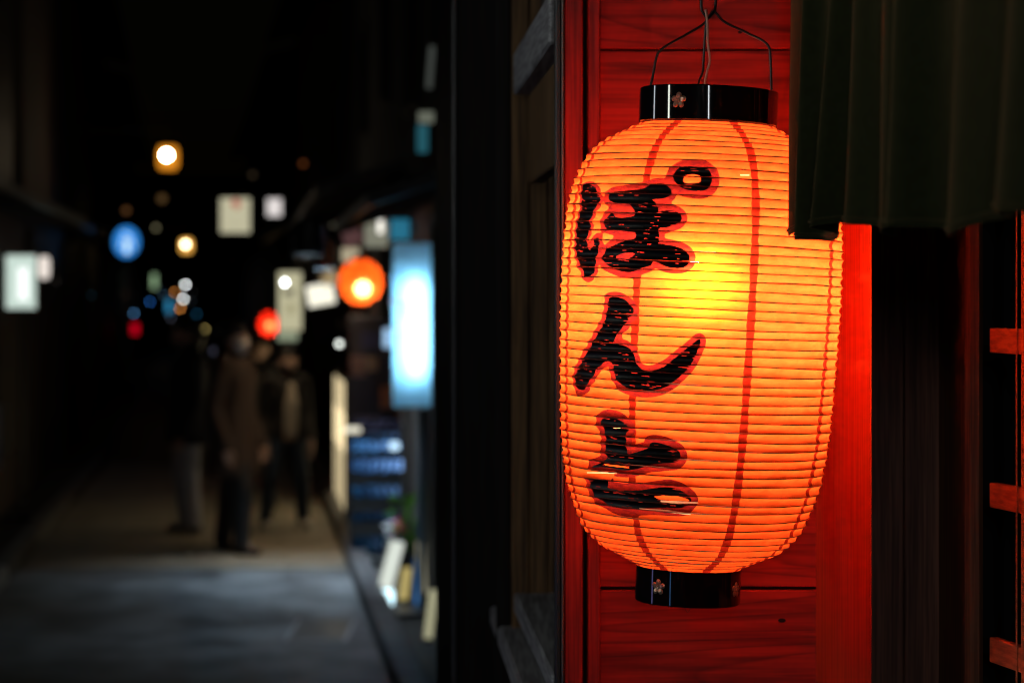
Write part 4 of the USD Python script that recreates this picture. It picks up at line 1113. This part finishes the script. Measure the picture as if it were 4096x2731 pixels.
pot = P(1650, 2290, 14.9)
t = thing('potted_plant', 'green leafy plant in a dark pot under the blue white sign', 'plant', pot * [1, 1, 0])
part(t, 'pot', revolve([(0, 0), (.07, 0), (.10, .24), (.085, .24), (.08, .2), (0, .2)], pot * [1, 1, 0], 20), M['black_metal'])
leaf_m = usdkit.material(stage, LOOK + 'leaf', {'d': ('diffuse_bsdf', {'color': (.10, .26, .03)}), 't': ('translucent_bsdf', {'color': (.12, .3, .03)}), 'm': ('mix_closure', {'fac': .35})}, [('d.BSDF', 'm.closure1'), ('t.BSDF', 'm.closure2')], surface='m.closure')
base = pot * [1, 1, 0] + [0, 0, .22]
part(t, 'stem', cat(*[tube([base, base + [RNG.uniform(-.05, .05), RNG.uniform(-.05, .05), .22]], .006, 6) for _ in range(5)]), plain('plant_stem', (.08, .12, .03)))
for k in range(70):
    ang = RNG.uniform(0, 6.28); hgt = RNG.uniform(.08, .42); rr = RNG.uniform(.02, .12)
    ctr = base + [rr * math.cos(ang), rr * math.sin(ang), hgt]
    L, w = RNG.uniform(.05, .09), RNG.uniform(.018, .03)
    lv = np.array([[0, 0, 0], [L * .4, w, .012], [L, 0, -.02], [L * .4, -w, .012], [L * .45, 0, .0]])
    Rm = trimesh.transformations.euler_matrix(RNG.uniform(-.7, .7), RNG.uniform(-.9, .5), ang, 'sxyz')[:3, :3]
    part(t, 'leaf', trimesh.Trimesh(lv @ Rm.T + ctr, [[0, 4, 1], [1, 4, 2], [2, 4, 3], [3, 4, 0]], process=False), leaf_m)
pot2 = P(1575, 2260, 15.6)
t = thing('flower_pot', 'small pot of red and white flowers left of the green plant', 'plant', pot2 * [1, 1, 0])
part(t, 'stand', tube([pot2 * [1, 1, 0] + [0, 0, .0], pot2 * [1, 1, 0] + [0, 0, .16]], .03, 10), M['black_metal'])
part(t, 'pot', revolve([(0, 0), (.05, 0), (.065, .09), (0, .09)], pot2 * [1, 1, 0] + [0, 0, .162], 18), plain('grey_pot', (.2, .2, .2)))
fm = [plain('red_petal', (.55, .03, .08), rough=.7), plain('white_petal', (.7, .68, .66), rough=.7)]
for k in range(26):
    ctr = pot2 * [1, 1, 0] + [RNG.uniform(-.07, .07), RNG.uniform(-.06, .06), RNG.uniform(.27, .40)]
    m = trimesh.creation.icosphere(1, RNG.uniform(.012, .02)); m.vertices *= [1, 1, .6]; m.apply_translation(ctr)
    part(t, 'flower', m, fm[0 if ctr[0] > pot2[0] else 1])


# ------------------------------------------------------------------ people standing in the lane
def blob(bones, refine=.018, it=8):
    parts_ = []
    for a, ra, b, rb in bones:
        s1 = manifold3d.Manifold.sphere(ra, 14).translate(tuple(a))
        s2 = manifold3d.Manifold.sphere(rb, 14).translate(tuple(b))
        parts_.append(manifold3d.Manifold.batch_hull([s1, s2]))
    m = manifold3d.Manifold.batch_boolean(parts_, manifold3d.OpType.Add).refine_to_length(refine)
    mm = m.to_mesh()
    t = trimesh.Trimesh(np.array(mm.vert_properties[:, :3]), np.array(mm.tri_verts), process=True)
    trimesh.smoothing.filter_taubin(t, iterations=it)
    return t


skin = plain('skin', (.52, .34, .25), (.46, .29, .21), rough=.55, scale=20)
lips_m = plain('lips', (.35, .12, .1))
hair_m = plain('black_hair', (.015, .011, .010), rough=.5, scale=60)
mask_m = plain('white_face_mask', (.75, .74, .74), rough=.9)


def person(label, x, d, H, yaw, coat, trousers, shoe_m, coat_len=.50, mask=False, arm_out=0.0, lean=0.0, long_hair=False, stance=.06, coat_flare=1.0, step=0.0, shirt=None, bulk=1.0):
    """local: x to the person's right, y ahead, z up, in units of body height H"""
    t = thing('person', label, 'person', (x, d, 0))
    T = np.eye(4)
    cy, sy = math.cos(yaw), math.sin(yaw)
    T[:3, :3] = np.array([[cy, -sy, 0], [sy, cy, 0], [0, 0, 1]]) * H
    T[:3, 3] = (x, d, 0)

    def L(p):
        p = np.array(p, float)
        k = max(0, p[2] - .52)
        return np.array([p[0], p[1] + lean * k, p[2] - .25 * abs(lean) * k])

    def mk(bones, refine=.010, it=8):
        m = blob([(L(a), ra, L(b), rb) for a, ra, b, rb in bones], refine, it)
        m.apply_transform(T); return m
    hip, knee, ank = {}, {}, {}
    sh, el, wr = {}, {}, {}
    for s in (-1, 1):
        st = stance
        hip[s] = (s * .052, 0, .515); knee[s] = (s * (.05 + st * .3), .012 + s * step * .85, .28); ank[s] = (s * (.045 + st * .5), -.01 + s * step, .045)
        sh[s] = (s * .105, -.005, .815); el[s] = (s * (.135 + arm_out * .5), -.02, .63); wr[s] = (s * (.135 + arm_out), .05, .475)
    hd = (0, .012, .925)
    body = []
    for s in (-1, 1):
        body += [(hip[s], .052, knee[s], .034), (knee[s], .034, ank[s], .022), (ank[s], .020, (ank[s][0], ank[s][1] + .075, .018), .017),
                 (sh[s], .030, el[s], .023), (el[s], .023, wr[s], .016), ((0, -.005, .80), .045, sh[s], .032)]
    body += [((0, 0, .54), .070, (0, 0, .63), .062), ((0, 0, .63), .062, (0, -.005, .76), .074), ((0, -.005, .78), .04, (0, 0, .875), .030),
             (hd, .056, (0, -.012, .945), .056), ((0, .028, .905), .040, (0, .034, .885), .026), ((0, .066, .918), .007, (0, .074, .905), .009)]
    for s in (-1, 1):
        body += [((s * .056, .0, .922), .010, (s * .058, -.006, .905), .007)]
        w = np.array(wr[s]); dn = np.array([0, .12, -1.0]); dn /= np.linalg.norm(dn)
        palm = w + dn * .030
        body += [(w, .015, palm, .017), (palm + [0, .014, 0], .012, palm - [0, .012, 0], .012)]
        for q in range(4):
            r0 = palm + dn * .014 + np.array([0, .016 - .011 * q, 0])
            ln = (.022, .026, .024, .018)[q]
            r1 = r0 + dn * ln + np.array([-s * .004, 0, 0]); r2 = r1 + dn * ln * .7 + np.array([-s * .010, 0, 0])
            body += [(r0, .0052, r1, .0048), (r1, .0048, r2, .0040)]
        th0 = w + dn * .018 + np.array([0, .014, 0]); th1 = th0 + dn * .018 + np.array([-s * .006, .014, 0])
        body += [(th0, .0065, th1, .0055), (th1, .0055, th1 + dn * .016, .0045)]
    bd = part(t, 'body', mk(body, .008, 3), skin, smooth=True)
    hb = [((0, -.012, .945), .064, (0, .0, .955), .060), ((0, -.03, .93), .054, (0, -.035, .89), .040)]
    if long_hair: hb += [((0, -.035, .90), .05, (0, -.045, .80), .045), ((.045, -.01, .93), .022, (.05, -.01, .83), .02), ((-.045, -.01, .93), .022, (-.05, -.01, .83), .02)]
    part(bd, 'hair', mk(hb, .012), hair_m, smooth=True)
    for s in (-1, 1):
        e = trimesh.creation.icosphere(1, .0055 * H); e.apply_translation((T @ np.r_[L((s * .021, .060, .928)), 1])[:3]); part(bd, 'eye', e, hair_m, smooth=True)
    if mask:
        part(bd, 'face_mask', mk([((0, .032, .908), .043, (0, .036, .884), .030), ((0, .066, .905), .014, (0, .06, .888), .014)], .008), mask_m, smooth=True)
    else:
        part(bd, 'mouth', mk([((-.012, .060, .886), .0035, (.012, .060, .886), .0035)], .004, 1), lips_m, smooth=True)
    cb = [((0, -.005, .795), .060, sh[1], .044), ((0, -.005, .795), .060, sh[-1], .044), ((0, 0, .80), .048, (0, 0, .845), .038),
          ((.03, 0, .77), .074, (.028, 0, .62), .070), ((-.03, 0, .77), .074, (-.028, 0, .62), .070)]
    z0 = coat_len
    for s in (-1, 1):
        cb += [((s * .028, 0, .63), .072, (s * (.045 * coat_flare), 0, z0 + .03), .070 * coat_flare), (sh[s], .043, el[s], .034), (el[s], .034, wr[s], .026)]
    cb = [(a_, ra_ * bulk, b_, rb_ * bulk) for a_, ra_, b_, rb_ in cb]
    cm = mk(cb, .014)
    # the hem ends in a clean cut
    zc = z0 * H
    cm = trimesh.intersections.slice_mesh_plane(cm, [0, 0, 1], [0, 0, zc], cap=False)
    part(t, 'coat', cm, coat, smooth=True)
    if shirt is not None:
        part(t, 'shirt', mk([((0, .040, .775), .040, (0, .045, .70), .050), ((0, .045, .70), .050, (0, .044, .53), .050)], .012), shirt, smooth=True)
    tb = []
    for s in (-1, 1):
        tb += [(hip[s], .060, knee[s], .046), (knee[s], .046, (ank[s][0], ank[s][1], .055), .036)]
    tb += [((0, 0, .52), .068, (0, 0, .59), .064)]
    part(t, 'trousers', mk(tb, .014), trousers, smooth=True)
    for s in (-1, 1):
        a = ank[s]
        part(t, 'shoe', mk([((a[0], a[1] - .012, .026), .026, (a[0], a[1] + .075, .020), .020), ((a[0], a[1], .05), .024, (a[0], a[1] + .03, .03), .024), ((a[0], a[1] - .015, .01), .011, (a[0], a[1] + .08, .01), .011)], .010), shoe_m, smooth=True)
    return t, T


cl = lambda n, c, r=.85: plain(n, c, rough=r, scale=14)
d1 = 1.85 * FP / (2212 - HY)
person('person in long dark brown coat and white mask, nearest of the group', WX(935, d1), d1, 1.655, -1.95, cl('brown_coat', (.052, .030, .019)), cl('black_trousers', (.012, .012, .013)), cl('black_boots', (.012, .011, .010), .5), coat_len=.335, mask=True, long_hair=True, coat_flare=1.16, stance=.02, step=.075, bulk=1.14, arm_out=.02)
d2 = 1.85 * FP / (2130 - HY)
person('person in dark jacket and light grey trousers at the left of the group', WX(752, d2), d2, 1.66, 1.85, cl('navy_jacket', (.015, .016, .024)), cl('light_grey_trousers', (.60, .63, .76)), cl('grey_shoes', (.2, .2, .22)), coat_len=.42, coat_flare=1.2, stance=.0, step=.012, bulk=1.2)
d3 = 1.85 * FP / (2115 - HY)
person('short person in cream top under a dark jacket, blue jeans and white shoes', WX(1140, d3), d3, 1.44, -2.6, cl('dark_open_jacket', (.03, .025, .022)), cl('blue_jeans', (.035, .055, .09)), cl('white_shoes', (.72, .72, .66)), coat_len=.50, stance=.14, lean=.05, shirt=cl('cream_top', (.70, .60, .47)))
d4 = 21.0
person('person in black behind the cream top and the brown coat', WX(1035, d4), d4, 1.50, -2.9, cl('black_jumper', (.014, .013, .014)), cl('dark_trousers', (.012, .012, .015)), cl('dark_shoes', (.02, .02, .02)), coat_len=.45)
bg = P(893, 1650, d1 - .15)
t = thing('shoulder_bag', 'dark bag with round gold buckle carried by the person in brown', 'bag', bg)
part(t, 'pouch', facing(880, 1690, d1 - .10, .20, .24, .07, .03), cl('bag_leather', (.02, .014, .012), .5))
part(t, 'strap', tube(smooth_path([P(845, 1600, d1 - .10), P(880, 1470, d1 - .13), P(930, 1385, d1 - .05)], 4), .008, 6), cl('strap_leather', (.02, .014, .012), .5))
part(t, 'buckle', revolve([(0, -.006), (.022, -.006), (.026, 0), (.022, .006), (0, .006)], P(893, 1648, d1 - .145), 20, [0, 1, 0]), plain('gold_buckle', (.8, .55, .2), rough=.3, metallic=.9))

# ------------------------------------------------------------------ the lane goes on behind the viewer: lit signs across the way
def lane_sign(label, x, y, z, w, h, mat, yaw):
    t = thing('lane_sign', label, 'sign', (x, y, z))
    for n_, lo_, hi_, m_ in (('casing', (-w / 2 - .012, .013, -h / 2 - .012), (w / 2 + .012, .10, h / 2 + .012), M['casing']), ('lit_face', (-w / 2, -.003, -h / 2), (w / 2, .012, h / 2), mat)):
        m = bx(lo_, hi_, .003)
        m.apply_transform(trimesh.transformations.rotation_matrix(yaw, [0, 0, 1])); m.apply_translation((x, y, z))
        part(t, n_, m, m_)
    part(t, 'post', tube([(x, y, z - h / 2 - .013), (x, y, .0)], .025, 8), M['black_metal'])


lane_sign('narrow white lit sign across the lane from the orange lantern', -2.0, 2.37, 2.30, .12, .62, E('lane_white_sign', (.92, .97, .86), 24.0), 1.45)
lane_sign('narrow pale lit sign across the lane beyond the orange lantern', -2.0, 3.68, 2.32, .10, .60, E('lane_pale_sign', (.85, .92, 1.0), 10.0), 1.70)
lane_sign('narrow white lit sign far behind the viewer', -.27, -4.2, 2.66, .16, .9, E('lane_far_white_sign', (.90, .96, 1.0), 30.0), math.pi - .07)
lane_sign('blue lit sign across the lane beside the viewer', -2.0, .69, 1.08, .22, .9, E('lane_blue_sign', (.16, .45, 1.0), 6.0), 1.0)
lane_sign('dim violet lit sign across the lane', -2.0, 3.0, 1.1, .12, .8, E('lane_violet_sign', (.45, .40, 1.0), 2.5), 1.57)
t = thing('lane_lamp', 'round white street lamp behind the viewer', 'lamp', (-1.55, -2.0, 3.1))
g = trimesh.creation.icosphere(2, .16); g.apply_translation((-1.55, -2.0, 3.1))
part(t, 'globe', g, E('lane_lamp_globe', (1.0, .90, .74), 22.0), smooth=True)
part(t, 'cap', revolve([(0, .165), (.10, .165), (.07, .22), (0, .22)], (-1.55, -2.0, 3.1), 20), M['black_metal'])
part(t, 'arm', tube([(-1.55, -2.0, 3.3), (-1.55, -2.0, 3.4), (-1.95, -2.0, 3.4), (-1.95, -2.0, 0)], .03, 8), M['black_metal'])
house('dark house across the lane beside the viewer', -6.0, 10.6, -1, (DT, DT, TI), eave=2.75, top=5.4, nwin=3)
